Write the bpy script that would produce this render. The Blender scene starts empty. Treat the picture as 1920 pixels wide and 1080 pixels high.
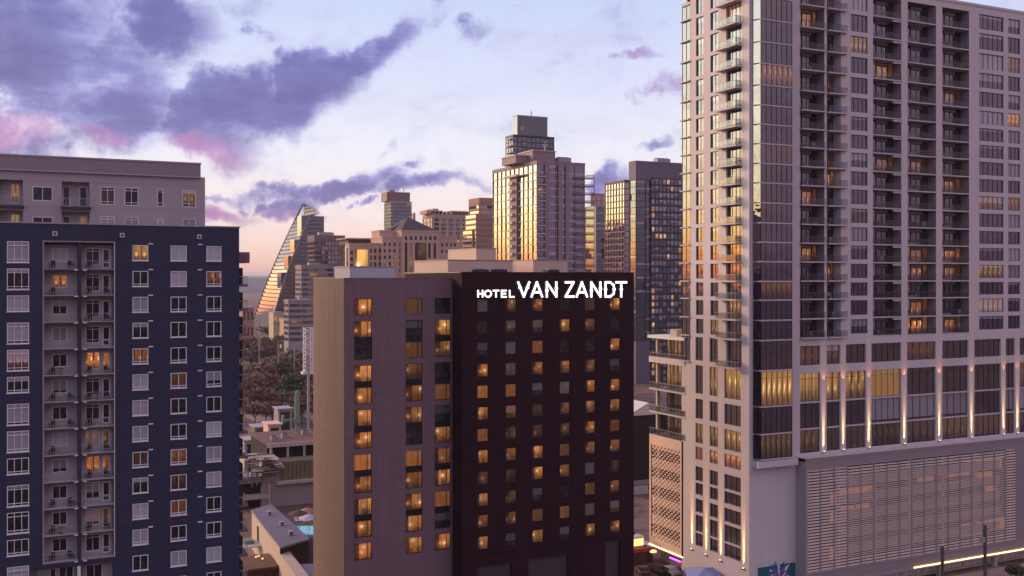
import bpy, math, random
from mathutils import Vector
R = math.radians
scene = bpy.context.scene
C = scene.collection
RND = random.Random(7)

# ---------------------------------------------------------------- camera
YAW = 26.2            # the street grid is world aligned; the camera looks 26.2 degrees clockwise of +Y
F = 1950.0            # focal length in pixels of a 1920 wide frame
HOR = 521.0           # row of the horizon
H = 53.0              # camera height
SA, CA = math.sin(R(YAW)), math.cos(R(YAW))
cam = bpy.data.cameras.new('camera')
camo = bpy.data.objects.new('camera', cam)
C.objects.link(camo)
camo.location = (0, 0, H)
camo.rotation_euler = (R(90), 0, R(-YAW))
cam.sensor_width = 36
cam.lens = 36 * F / 1920
cam.shift_y = (HOR - 540) / 1920
cam.clip_start = 0.5
cam.clip_end = 40000
scene.camera = camo
scene.view_settings.view_transform = 'Standard'
scene.view_settings.look = 'None'
scene.view_settings.exposure = 0.0
scene.view_settings.gamma = 1.0
scene.cycles.max_bounces = 5
scene.cycles.diffuse_bounces = 2
scene.cycles.glossy_bounces = 3
scene.cycles.transparent_max_bounces = 6
scene.cycles.caustics_reflective = False
scene.cycles.caustics_refractive = False
scene.cycles.sample_clamp_indirect = 4.0

# ---------------------------------------------------------------- world
def az_el(px, py):
    """direction (azimuth from +Y towards +X, elevation) seen at a place of the photograph"""
    k = (px - 960) / F
    az = R(YAW) + math.atan(k)
    el = math.atan((HOR - py) / F / math.sqrt(1 + k * k))
    return az, el

world = bpy.data.worlds.new('World')
scene.world = world
world.use_nodes = True
wt = world.node_tree
wt.nodes.clear()

class G:
    """small helper that writes node graphs"""
    def __init__(s, t): s.t = t
    def n(s, ty, **kw):
        x = s.t.nodes.new(ty)
        for k, v in kw.items(): setattr(x, k, v)
        return x
    def put(s, sock, v):
        if isinstance(v, (int, float)): sock.default_value = v
        elif isinstance(v, (tuple, list)):
            sock.default_value = tuple(v) + (1,) if (len(v) == 3 and sock.type == 'RGBA') else tuple(v)
        else: s.t.links.new(v, sock)
    def m(s, op, a, b=0.0, c=None, clamp=False):
        x = s.n('ShaderNodeMath', operation=op, use_clamp=clamp)
        s.put(x.inputs[0], a); s.put(x.inputs[1], b)
        if c is not None: s.put(x.inputs[2], c)
        return x.outputs[0]
    def mix(s, f, a, b, bt='MIX'):
        x = s.n('ShaderNodeMix', data_type='RGBA', blend_type=bt)
        s.put(x.inputs[0], f); s.put(x.inputs[6], a); s.put(x.inputs[7], b)
        return x.outputs[2]
    def ramp(s, f, stops, interp='LINEAR'):
        x = s.n('ShaderNodeValToRGB')
        x.color_ramp.interpolation = interp
        e = x.color_ramp.elements
        e.remove(e[1]); e[0].position = stops[0][0]; e[0].color = tuple(stops[0][1]) + (1,)
        for p, c in stops[1:]:
            k = e.new(p); k.color = (c[0], c[1], c[2], 1)
        s.put(x.inputs[0], f)
        return x.outputs[0]
    def step(s, v, a, b):
        x = s.n('ShaderNodeMapRange', interpolation_type='SMOOTHSTEP')
        s.put(x.inputs[0], v); x.inputs[1].default_value = a; x.inputs[2].default_value = b
        return x.outputs[0]
    def noise(s, vec, scale, detail=4, rough=0.55, dim='3D', w=None):
        x = s.n('ShaderNodeTexNoise', noise_dimensions=dim)
        if vec is not None: s.put(x.inputs['Vector'], vec)
        x.inputs['Scale'].default_value = scale; x.inputs['Detail'].default_value = detail
        x.inputs['Roughness'].default_value = rough
        if w is not None: s.put(x.inputs['W'], w)
        return x

def lin(r, g, b):
    f = lambda v: (v / 255) / 12.92 if v <= 10 else ((v / 255 + 0.055) / 1.055) ** 2.4
    return (f(r), f(g), f(b))

g = G(wt)
tc = g.n('ShaderNodeTexCoord')
sep = g.n('ShaderNodeSeparateXYZ'); wt.links.new(tc.outputs['Generated'], sep.inputs[0])
dx, dy, dz = sep.outputs
az = g.m('ARCTAN2', dx, dy)
hyp = g.m('SQRT', g.m('ADD', g.m('MULTIPLY', dx, dx), g.m('MULTIPLY', dy, dy)))
el = g.m('ARCTAN2', dz, hyp)
eld = g.m('MULTIPLY', el, 180 / math.pi)
e01 = g.m('DIVIDE', eld, 90.0, clamp=True)
SUN_AZ = R(-52)
cosd = g.m('COSINE', g.m('SUBTRACT', az, SUN_AZ))
D90 = lambda d: d / 90
front = g.ramp(e01, [(0, lin(150, 150, 190)), (D90(.35), lin(255, 196, 178)), (D90(1.6), lin(250, 216, 206)), (D90(3.5), lin(249, 232, 232)),
                     (D90(7), lin(236, 235, 250)), (D90(11), lin(217, 222, 249)), (D90(16), lin(196, 210, 246)), (D90(40), lin(130, 142, 200)), (1, lin(130, 132, 190))])
sunset = g.ramp(e01, [(0, (2.6, .5, .06)), (D90(.9), (4.0, 1.05, .12)), (D90(2.2), (4.2, 2.5, .75)), (D90(4.5), (4.1, 3.4, 2.0)),
                      (D90(9), (4.2, 4.0, 3.0)), (D90(15), (3.5, 3.7, 3.4)), (D90(24), (1.1, 1.1, 1.1)), (D90(40), lin(170, 165, 205)), (1, lin(130, 132, 190))])
back = g.ramp(e01, [(0, (.20, .12, .22)), (D90(5), (.30, .18, .32)), (D90(12), (.34, .22, .33)), (D90(22), (.88, .65, .75)), (D90(55), (1.18, .90, 1.05)), (1, (.6, .56, .85))])
base = g.mix(g.step(cosd, -0.22, -0.72), front, back)
base = g.mix(g.step(cosd, 0.52, 0.86), base, sunset)
# below the horizon
base = g.mix(g.step(eld, -0.6, -0.05), (0.10, 0.075, 0.11), base)
# clouds: each a soft ellipse of directions, frayed by noise
vn = g.noise(tc.outputs['Generated'], 11.0, 6, 0.62)
vs = g.n('ShaderNodeSeparateXYZ'); wt.links.new(vn.outputs['Color'], vs.inputs[0])
WA = 0.055
azw = g.m('ADD', az, g.m('MULTIPLY', g.m('SUBTRACT', vs.outputs[0], 0.5), WA * 2.6))
elw = g.m('ADD', el, g.m('MULTIPLY', g.m('SUBTRACT', vs.outputs[1], 0.5), WA * 1.5))
def blobs(lst):
    out = None
    for (px, py, rx, ry, ang, amp) in lst:
        a0, e0 = az_el(px, py)
        c, s_ = math.cos(R(ang)), math.sin(R(ang))
        u = g.m('SUBTRACT', azw, a0); v = g.m('SUBTRACT', elw, e0)
        p = g.m('ADD', g.m('MULTIPLY', u, c * F / rx), g.m('MULTIPLY', v, s_ * F / rx))
        q = g.m('ADD', g.m('MULTIPLY', u, -s_ * F / ry), g.m('MULTIPLY', v, c * F / ry))
        d = g.m('SUBTRACT', 1.0, g.m('ADD', g.m('MULTIPLY', p, p), g.m('MULTIPLY', q, q)))
        d = g.m('MULTIPLY', g.m('MAXIMUM', d, -1.0), amp)
        out = d if out is None else g.m('MAXIMUM', out, d)
    return out
CL = [(20, 90, 170, 220, 0, 1.35), (210, 200, 150, 95, 10, 1.2), (120, 150, 200, 120, 0, 1.1), (60, 215, 190, 75, -4, 1), (300, 45, 140, 75, 0, 1.1), (230, 190, 130, 80, 12, .9), (-160, 170, 240, 200, 0, 1), (-500, 120, 300, 120, 0, 1),
      (430, 195, 170, 72, 14, 1.1), (575, 170, 175, 70, 28, 1.15), (705, 98, 115, 50, 30, 1.1), (400, 250, 90, 60, -20, .9), (830, 40, 70, 18, 40, .35), (905, 70, 45, 22, 40, .3),
      (590, 338, 180, 22, 6, .9), (800, 345, 150, 20, -2, .8), (512, 374, 62, 30, 4, 1.2), (540, 392, 50, 14, 0, 1), (415, 385, 45, 22, -10, .7), (755, 310, 34, 11, 5, .7),
      (668, 371, 26, 11, 0, .6), (1150, 335, 62, 34, 15, .85), (1232, 262, 40, 14, 0, .5), (715, 270, 26, 10, 20, .4), (420, 352, 60, 9, 0, .5),
      (1190, 104, 34, 11, 0, .4), (1250, 172, 50, 24, -20, .45), (530, 75, 40, 20, 0, .4), (1700, -80, 300, 60, 10, .7)]
mask = blobs(CL)
fb = g.noise(tc.outputs['Generated'], 22.0, 8, 0.62)
sc = g.n('ShaderNodeVectorMath', operation='MULTIPLY'); wt.links.new(tc.outputs['Generated'], sc.inputs[0]); sc.inputs[1].default_value = (1, 1, 3.2)
fb2 = g.noise(sc.outputs[0], 8.0, 8, 0.62)
dens = g.m('ADD', mask, g.m('MULTIPLY', g.m('SUBTRACT', fb.outputs['Fac'], 0.5), 2.3))
cl = g.m('MULTIPLY', g.step(dens, -0.42, 0.85), 0.96)
# cloud colour: lit edges, dark bellies, warm undersides facing the sunset
vol = g.m('ADD', g.m('MULTIPLY', dens, 0.55), g.m('MULTIPLY', g.m('SUBTRACT', fb2.outputs['Fac'], 0.5), 1.9))
ccol = g.ramp(vol, [(0.0, lin(194, 200, 242)), (0.22, lin(138, 144, 210)), (0.5, lin(94, 102, 178)), (0.95, lin(64, 72, 152))])
pink = blobs([(400, 282, 80, 34, -6, 1), (0, 262, 80, 26, 0, 1), (200, 268, 60, 20, 0, .6), (420, 386, 60, 22, 0, .9), (520, 392, 70, 16, 0, .5), (1190, 104, 50, 16, 0, .4), (1245, 165, 60, 30, 0, .3),
              (-500, 190, 320, 70, 0, 1)])
ccol = g.mix(g.m('MULTIPLY', g.step(pink, -0.7, 1.1), 0.6), ccol, lin(206, 128, 190))
# thin veil over the whole sky
veil = g.m('MULTIPLY', g.step(fb2.outputs['Fac'], 0.48, 0.72), 0.36)
base = g.mix(g.m('MULTIPLY', veil, g.step(eld, 0.5, 5)), base, lin(196, 192, 232))
sky = g.mix(g.m('MULTIPLY', cl, g.step(eld, 0.0, 1.5)), base, ccol)
nish = g.n('ShaderNodeTexSky', sky_type='NISHITA')
nish.sun_disc = False; nish.sun_elevation = R(1.5); nish.sun_rotation = SUN_AZ; nish.altitude = 100
nv = g.mix(1.0, nish.outputs[0], (0.05, 0.05, 0.05), 'MULTIPLY')
sky = g.mix(1.0, sky, nv, 'ADD')
bg = g.n('ShaderNodeBackground'); g.put(bg.inputs[0], sky); bg.inputs[1].default_value = 1.0
wo = g.n('ShaderNodeOutputWorld'); wt.links.new(bg.outputs[0], wo.inputs[0])

sun = bpy.data.lights.new('sun', 'SUN')
sun.energy = 2.3; sun.angle = R(9); sun.color = (1.0, 0.56, 0.30)
suno = bpy.data.objects.new('sun', sun); C.objects.link(suno)
sd = Vector((math.sin(R(-33)) * math.cos(R(20)), math.cos(R(-33)) * math.cos(R(20)), math.sin(R(20))))
suno.rotation_euler = sd.to_track_quat('Z', 'Y').to_euler()
suno.location = (0, 0, 150)

# ---------------------------------------------------------------- materials
MAT = {}
def mat(name):
    m = bpy.data.materials.new(name); m.use_nodes = True
    m.node_tree.nodes.clear()
    gg = G(m.node_tree)
    out = gg.n('ShaderNodeOutputMaterial')
    MAT[name] = m
    return m, gg, out

def plain(name, col, rough=0.7, var=0.12, scale=0.25, metal=0.0, spec=0.3, lines=None, streak=0.0, fine=0.0):
    """a wall or metal with soft uneven tone, optional panel joints (lines = (pitch_z, pitch_xy, depth))"""
    m, gg, out = mat(name)
    p = gg.n('ShaderNodeBsdfPrincipled')
    t = gg.n('ShaderNodeTexCoord')
    nz = gg.noise(t.outputs['Object'], scale, 5, 0.6)
    f = gg.m('MULTIPLY_ADD', nz.outputs['Fac'], 2 * var, 1 - var)
    if streak:
        mp = gg.n('ShaderNodeMapping'); gg.t.links.new(t.outputs['Object'], mp.inputs[0]); mp.inputs['Scale'].default_value = (1, 1, 0.06)
        n2 = gg.noise(mp.outputs[0], 1.3, 4, 0.6)
        f = gg.m('MULTIPLY', f, gg.m('MULTIPLY_ADD', n2.outputs['Fac'], 2 * streak, 1 - streak))
    if fine:
        n3 = gg.noise(t.outputs['Object'], 3.0, 3, 0.7)
        f = gg.m('MULTIPLY', f, gg.m('MULTIPLY_ADD', n3.outputs['Fac'], 2 * fine, 1 - fine))
    if lines:
        sp = gg.n('ShaderNodeSeparateXYZ'); gg.t.links.new(t.outputs['Object'], sp.inputs[0])
        fz = gg.m('FRACT', gg.m('DIVIDE', gg.m('ADD', sp.outputs[2], 0.4), lines[0]))
        ln = gg.m('LESS_THAN', fz, 0.07 / lines[0] * 1.6)
        if lines[1]:
            fx = gg.m('FRACT', gg.m('DIVIDE', gg.m('ADD', gg.m('ADD', sp.outputs[0], sp.outputs[1]), 0.7), lines[1]))
            ln = gg.m('MAXIMUM', ln, gg.m('LESS_THAN', fx, 0.05 / lines[1]))
        f = gg.m('MULTIPLY', f, gg.m('SUBTRACT', 1.0, gg.m('MULTIPLY', ln, lines[2])))
    cc = gg.n('ShaderNodeCombineColor')
    for i in range(3): gg.put(cc.inputs[i], gg.m('MULTIPLY', f, col[i]))
    gg.put(p.inputs['Base Color'], cc.outputs[0])
    p.inputs['Roughness'].default_value = rough; p.inputs['Metallic'].default_value = metal
    p.inputs['Specular IOR Level'].default_value = spec
    gg.t.links.new(p.outputs[0], out.inputs[0])
    return m

def emit(name, col, strength):
    m, gg, out = mat(name)
    e = gg.n('ShaderNodeEmission'); gg.put(e.inputs[0], col); e.inputs[1].default_value = strength
    gg.t.links.new(e.outputs[0], out.inputs[0])

def glass(name, r0, tint=(1, 1, 1), dark=(.012, .010, .016), rough=0.02, gain=1.0, blind=(.34, .32, .38), wobble=0.0, edge0=0.0):
    """a pane with the room behind it: attribute win = (lit, seed, blind, hue); uv runs over the pane"""
    m, gg, out = mat(name)
    at = gg.n('ShaderNodeAttribute', attribute_name='win')
    sp = gg.n('ShaderNodeSeparateColor'); gg.t.links.new(at.outputs['Color'], sp.inputs[0])
    lit, seed, bl = sp.outputs; hue = at.outputs['Alpha']
    uv = gg.n('ShaderNodeUVMap', uv_map='UVMap')
    us = gg.n('ShaderNodeSeparateXYZ'); gg.t.links.new(uv.outputs[0], us.inputs[0])
    u, v = us.outputs[0], us.outputs[1]
    s1 = gg.m('FRACT', gg.m('MULTIPLY', seed, 7.31)); s2 = gg.m('FRACT', gg.m('MULTIPLY', seed, 13.7)); s3 = gg.m('FRACT', gg.m('MULTIPLY', seed, 29.3))
    # blind hanging from the top
    bmask = gg.m('GREATER_THAN', v, gg.m('SUBTRACT', 1.0, bl))
    fold = gg.m('MULTIPLY_ADD', gg.m('SINE', gg.m('ADD', gg.m('MULTIPLY', u, 27.0), gg.m('MULTIPLY', gg.m('SINE', gg.m('MULTIPLY', u, 11.0)), 2.0))), 0.05, 0.95)
    tone = gg.m('MULTIPLY', fold, gg.m('MULTIPLY_ADD', s2, 0.5, 0.6))
    cc = gg.n('ShaderNodeCombineColor')
    for i in range(3): gg.put(cc.inputs[i], gg.m('MULTIPLY', tone, blind[i]))
    # the unlit room: faint furniture and far wall
    cmb = gg.n('ShaderNodeCombineXYZ'); gg.put(cmb.inputs[0], gg.m('ADD', u, gg.m('MULTIPLY', seed, 91))); gg.put(cmb.inputs[1], v); gg.put(cmb.inputs[2], gg.m('MULTIPLY', seed, 37))
    nz = gg.noise(cmb.outputs[0], 2.6, 3, 0.6)
    room = gg.mix(gg.step(nz.outputs['Fac'], 0.45, 0.75), dark, tuple(x * 3.2 for x in dark))
    col = gg.mix(bmask, room, cc.outputs[0])
    # lit room: curtains at the sides, a lamp, furniture in front of the light
    lampx = gg.m('MULTIPLY_ADD', s2, 0.8, 0.1); lampy = gg.m('MULTIPLY_ADD', s3, 0.5, 0.35)
    ddx = gg.m('SUBTRACT', u, lampx); ddy = gg.m('SUBTRACT', v, lampy)
    dd = gg.m('ADD', gg.m('MULTIPLY', ddx, ddx), gg.m('MULTIPLY', ddy, ddy))
    spot = gg.m('DIVIDE', 0.014, gg.m('ADD', dd, 0.006))
    edge = gg.m('MULTIPLY_ADD', s2, 0.30, edge0)
    cur = gg.m('MULTIPLY_ADD', gg.m('GREATER_THAN', u, edge), 0.95, 0.05)
    # furniture: dark boxes of different heights along the sill
    wn = gg.n('ShaderNodeTexWhiteNoise', noise_dimensions='1D'); gg.put(wn.inputs['W'], gg.m('ADD', gg.m('FLOOR', gg.m('MULTIPLY', u, 4.3)), gg.m('MULTIPLY', seed, 77)))
    fh_ = gg.m('MULTIPLY_ADD', wn.outputs['Value'], 0.45, -0.05)
    flo = gg.m('MULTIPLY_ADD', gg.m('GREATER_THAN', v, fh_), 0.62, 0.38)
    nzz = gg.noise(cmb.outputs[0], 1.4, 2, 0.5)
    top = gg.m('MULTIPLY_ADD', gg.step(v, 0.1, 0.9), 0.5, 0.5)
    wn2 = gg.n('ShaderNodeTexWhiteNoise', noise_dimensions='1D'); gg.put(wn2.inputs['W'], gg.m('ADD', gg.m('FLOOR', gg.m('MULTIPLY_ADD', u, 2.6, s1)), gg.m('MULTIPLY', seed, 31)))
    wallb = gg.m('MULTIPLY_ADD', wn2.outputs['Value'], 0.55, 0.35)
    pat = gg.m('MULTIPLY', gg.m('MULTIPLY', gg.m('MULTIPLY', cur, flo), top), gg.m('MULTIPLY', wallb, gg.m('MULTIPLY_ADD', nzz.outputs['Fac'], 0.9, 0.25)))
    warm = gg.mix(hue, (1.0, 0.25, 0.04), (1.0, 0.50, 0.12))
    drawn = gg.m('GREATER_THAN', s3, 0.86)          # curtains drawn: an even, folded glow and no lamp in sight
    fold2 = gg.m('MULTIPLY_ADD', gg.m('SINE', gg.m('ADD', gg.m('MULTIPLY', u, 33.0), gg.m('MULTIPLY', gg.m('SINE', gg.m('MULTIPLY', u, 13.0)), 2.0))), 0.04, 0.24)
    lamp2 = gg.m('DIVIDE', 0.006, gg.m('ADD', gg.m('ADD', gg.m('POWER', gg.m('ABSOLUTE', gg.m('SUBTRACT', u, gg.m('SUBTRACT', 1.0, lampx))), 2.0), gg.m('POWER', gg.m('ABSOLUTE', gg.m('SUBTRACT', v, 0.42)), 2.0)), 0.004))
    spots = gg.m('ADD', gg.m('MULTIPLY', spot, gg.m('MULTIPLY', s1, 1.1)), gg.m('MULTIPLY', lamp2, gg.m('GREATER_THAN', s2, 0.55)))
    pw = gg.m('ADD', gg.m('MULTIPLY', gg.m('SUBTRACT', 1.0, drawn), gg.m('ADD', pat, gg.m('MULTIPLY', spots, 0.7))), gg.m('MULTIPLY', drawn, fold2))
    sw = gg.m('MULTIPLY', gg.m('MULTIPLY', lit, pw), gain)
    p = gg.n('ShaderNodeBsdfPrincipled'); gg.put(p.inputs['Base Color'], col)
    p.inputs['Roughness'].default_value = 0.8; p.inputs['Specular IOR Level'].default_value = 0
    gg.put(p.inputs['Emission Color'], gg.mix(gg.m('MULTIPLY', spot, 0.35, clamp=True), warm, (1.0, 0.75, 0.42)))
    gg.put(p.inputs['Emission Strength'], sw)
    gl = gg.n('ShaderNodeBsdfGlossy'); gg.put(gl.inputs[0], tint); gl.inputs['Roughness'].default_value = rough
    if wobble:
        # float glass is never quite flat
        tcc = gg.n('ShaderNodeTexCoord')
        nb = gg.noise(tcc.outputs['Object'], 0.45, 2, 0.5)
        bp = gg.n('ShaderNodeBump'); bp.inputs['Strength'].default_value = 1.0; bp.inputs['Distance'].default_value = wobble
        gg.put(bp.inputs['Height'], nb.outputs['Fac']); gg.put(gl.inputs['Normal'], bp.outputs[0])
    geo = gg.n('ShaderNodeNewGeometry'); dt = gg.n('ShaderNodeVectorMath', operation='DOT_PRODUCT')
    gg.t.links.new(geo.outputs['Incoming'], dt.inputs[0]); gg.t.links.new(geo.outputs['Normal'], dt.inputs[1])
    fac = gg.m('MULTIPLY_ADD', gg.m('POWER', gg.m('SUBTRACT', 1.0, gg.m('ABSOLUTE', dt.outputs['Value'])), 5.0), 1 - r0, r0)
    mx = gg.n('ShaderNodeMixShader'); gg.put(mx.inputs[0], fac)
    gg.t.links.new(p.outputs[0], mx.inputs[1]); gg.t.links.new(gl.outputs[0], mx.inputs[2])
    gg.t.links.new(mx.outputs[0], out.inputs[0])

glass('glass_navy', .045, wobble=.02, gain=.62, blind=(.42, .40, .46))
glass('glass_hotel', .045, wobble=.02, gain=1.3, blind=(.15, .145, .14), edge0=.12, dark=(.022, .02, .02))
glass('glass_tower', .20, (1, .95, .96), wobble=.03, dark=(.02, .014, .024))
glass('glass_sky', .42, (1, .97, .92), wobble=.03, dark=(.012, .012, .022))
glass('glass_front', .30, (.80, .82, 1), wobble=.05, dark=(.02, .018, .04))
glass('glass_blue', .19, (.84, .91, 1), wobble=.03, dark=(.01, .016, .028))
plain('navy_panel', (.027, .029, .068), .6, .14, .3, lines=(1.525, 3.7, .2), streak=.22, fine=.08)
plain('beige_stucco', (.36, .30, .32), .8, .08, .3, lines=(3.3, 0, .18), streak=.06)
plain('beige_cap', (.25, .20, .215), .7, .05, .3)
plain('recess_wall', (.40, .35, .37), .8, .08, .5)
plain('white_frame', (.72, .68, .70), .5, .04, 1)
plain('dark_frame', (.018, .014, .018), .4, .04, 1)
plain('taupe_stucco', (.22, .16, .152), .8, .12, .12, lines=(3.1, 4.1, .14), streak=.26, fine=.08)
plain('rail_dark', (.10, .085, .10), .5, .05, 1)
plain('gilt_lattice', (.75, .66, .30), .5, .1, .5)
plain('mauve_stucco', (.185, .112, .135), .8, .11, .12, lines=(3.1, 4.1, .18), streak=.22, fine=.08)
plain('dark_panel', (.028, .009, .015), .75, .2, .1, lines=(3.1, 1.9, .3), streak=.3, fine=.1, spec=.12)
plain('cap_metal', (.35, .3, .33), .4, .05, 1)
plain('white_concrete', (.56, .485, .505), .75, .09, .15, streak=.10, fine=.05)
plain('recess_shade', (.24, .19, .20), .8, .08, .3)  # darker than the real white concrete: recess shade put into the colour
plain('grey_concrete', (.30, .25, .28), .8, .08, .15, streak=.10)
plain('podium_panel', (.27, .22, .235), .6, .06, .2, lines=(1.1, 5.5, .12))
plain('slate_crown', (.13, .11, .16), .6, .08, .2)
plain('screen_metal', (.72, .55, .50), .5, .10, .3, streak=.15)
plain('deck_concrete', (.46, .37, .35), .8, .1, .3)
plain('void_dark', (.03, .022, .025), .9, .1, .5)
plain('tan_panel', (.66, .45, .36), .7, .08, .3, fine=.06)
plain('peach_box', (.60, .43, .36), .8, .05, .2)
plain('lavender_box', (.46, .44, .52), .7, .05, .2)
plain('stone', (.48, .31, .25), .8, .08, .1)
plain('terracotta', (.36, .19, .14), .8, .08, .1)
plain('roof_dark', (.06, .04, .045), .7, .15, .1)
plain('slab_edge', (.50, .44, .46), .7, .05, .4)
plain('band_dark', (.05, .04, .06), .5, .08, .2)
plain('mullion_dark', (.035, .03, .04), .4, .05, .5)
plain('mullion_red', (.20, .11, .12), .5, .05, .5)
plain('pier_mauve', (.26, .17, .19), .6, .08, .3)
plain('band_red', (.26, .15, .16), .6, .08, .3)
plain('slate_roof', (.15, .12, .17), .6, .12, .4, lines=(50, 1.2, .15))
plain('cream_wall', (.52, .40, .33), .8, .08, .3)
plain('brown_wall', (.10, .055, .04), .8, .1, .4)
plain('olive_panel', (.17, .14, .09), .8, .15, .5)
plain('rust_ground', (.16, .08, .07), .9, .3, .2)
plain('cactus_green', (.17, .24, .19), .8, .2, .6, fine=.15)
plain('lattice_white', (.72, .62, .60), .5, .05, .5)
plain('steel_grey', (.30, .28, .32), .4, .06, 1)
plain('asphalt', (.06, .05, .055), .9, .2, .1)
plain('pavement', (.26, .19, .18), .9, .2, .2)
plain('bark', (.11, .08, .07), .9, .2, 1)
plain('leaf_brown', (.19, .10, .08), .8, .35, .25)
plain('leaf_olive', (.16, .135, .07), .8, .35, .25)
plain('leaf_green', (.07, .08, .045), .8, .35, .25)
plain('leaf_rose', (.17, .095, .08), .8, .35, .25)
plain('furniture_dark', (.03, .025, .03), .7, .1, 1)
plain('tent_white', (.62, .56, .55), .8, .05, .4)
plain('tent_blue', (.26, .32, .60), .7, .06, .4)
plain('red_paint', (.45, .06, .06), .5, .08, .6)
plain('mural_blue', (.03, .12, .40), .7, .2, 1.2)
plain('mural_teal', (.02, .10, .13), .7, .25, 1.2)
plain('mural_red', (.50, .04, .05), .7, .2, 1.2)
plain('mural_white', (.7, .62, .6), .7, .2, 1.2)
emit('sign_white', (1.0, .90, .88), 2.2)
emit('led_warm', (1.0, .66, .25), 5.0)
emit('lamp_warm', (1.0, .60, .22), 1.8)
emit('neon_purple', (.8, .15, 1.0), 2.0)
emit('deck_lamp', (1.0, .36, .14), .30)
# clear balcony glass
m, gg, out = mat('rail_glass')
tr = gg.n('ShaderNodeBsdfTransparent'); tr.inputs[0].default_value = (.80, .80, .80, 1)
p = gg.n('ShaderNodeBsdfGlossy'); p.inputs[0].default_value = (.42, .42, .42, 1); p.inputs['Roughness'].default_value = .06
mx = gg.n('ShaderNodeMixShader'); mx.inputs[0].default_value = .20
gg.t.links.new(tr.outputs[0], mx.inputs[1]); gg.t.links.new(p.outputs[0], mx.inputs[2]); gg.t.links.new(mx.outputs[0], out.inputs[0])
m, gg, out = mat('rail_clear')
tr = gg.n('ShaderNodeBsdfTransparent'); tr.inputs[0].default_value = (.88, .88, .90, 1)
p = gg.n('ShaderNodeBsdfGlossy'); p.inputs[0].default_value = (.6, .58, .62, 1); p.inputs['Roughness'].default_value = .05
mx = gg.n('ShaderNodeMixShader'); mx.inputs[0].default_value = .05
gg.t.links.new(tr.outputs[0], mx.inputs[1]); gg.t.links.new(p.outputs[0], mx.inputs[2]); gg.t.links.new(mx.outputs[0], out.inputs[0])
# pool water
m, gg, out = mat('pool_water')
p = gg.n('ShaderNodeBsdfPrincipled'); p.inputs['Base Color'].default_value = (.10, .42, .50, 1); p.inputs['Roughness'].default_value = .08
p.inputs['Emission Color'].default_value = (.15, .65, .80, 1); p.inputs['Emission Strength'].default_value = .3   # lit from below the water
gg.t.links.new(p.outputs[0], out.inputs[0])
# ground: grass, bare earth and paving in patches
m, gg, out = mat('ground')
p = gg.n('ShaderNodeBsdfPrincipled'); t = gg.n('ShaderNodeTexCoord')
n1 = gg.noise(t.outputs['Object'], .012, 8, .65); n2 = gg.noise(t.outputs['Object'], .15, 5, .6)
c1 = gg.ramp(n1.outputs['Fac'], [(.35, (.06, .045, .03)), (.48, (.12, .07, .055)), (.56, (.22, .12, .11)), (.68, (.08, .065, .045))])
gg.put(p.inputs['Base Color'], gg.mix(gg.step(n2.outputs['Fac'], .4, .7), c1, (.06, .04, .04)))
p.inputs['Roughness'].default_value = .95
gg.t.links.new(p.outputs[0], out.inputs[0])
m, gg, out = mat('hill_forest_hazed')
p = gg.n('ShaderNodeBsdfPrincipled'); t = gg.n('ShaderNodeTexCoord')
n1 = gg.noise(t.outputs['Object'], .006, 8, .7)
gg.put(p.inputs['Base Color'], gg.ramp(n1.outputs['Fac'], [(.35, (.018, .026, .045)), (.65, (.04, .048, .075))]))  # forest tone shifted to blue, with distant haze painted into it
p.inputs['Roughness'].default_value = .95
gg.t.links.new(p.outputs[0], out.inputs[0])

# ---------------------------------------------------------------- geometry helpers
def ray(px):
    k = (px - 960) / F
    return SA + CA * k, CA - SA * k          # world x, y per metre of depth

class Face:
    """a facade: kind 'Y' faces -Y at y = plane (u = world x), kind 'X' faces -X at x = plane (u = world y)"""
    def __init__(s, kind, plane): s.k, s.p = kind, plane
    def depth(s, px):
        a, b = ray(px)
        return s.p / (b if s.k == 'Y' else a)
    def u(s, px):
        a, b = ray(px)
        return s.depth(px) * (a if s.k == 'Y' else b)
    def z(s, px, py): return H + (HOR - py) * s.depth(px) / F
    def P(s, u, z, d): return (u, s.p + d, z) if s.k == 'Y' else (s.p + d, u, z)

def ground(px, py, z=0.0):
    t = (z - H) * F / (HOR - py)
    a, b = ray(px)
    return (a * t, b * t, z)
def at(px, py, Y):
    a, b = ray(px); t = Y / b
    return (a * t, Y, H + (HOR - py) * t / F)

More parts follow.
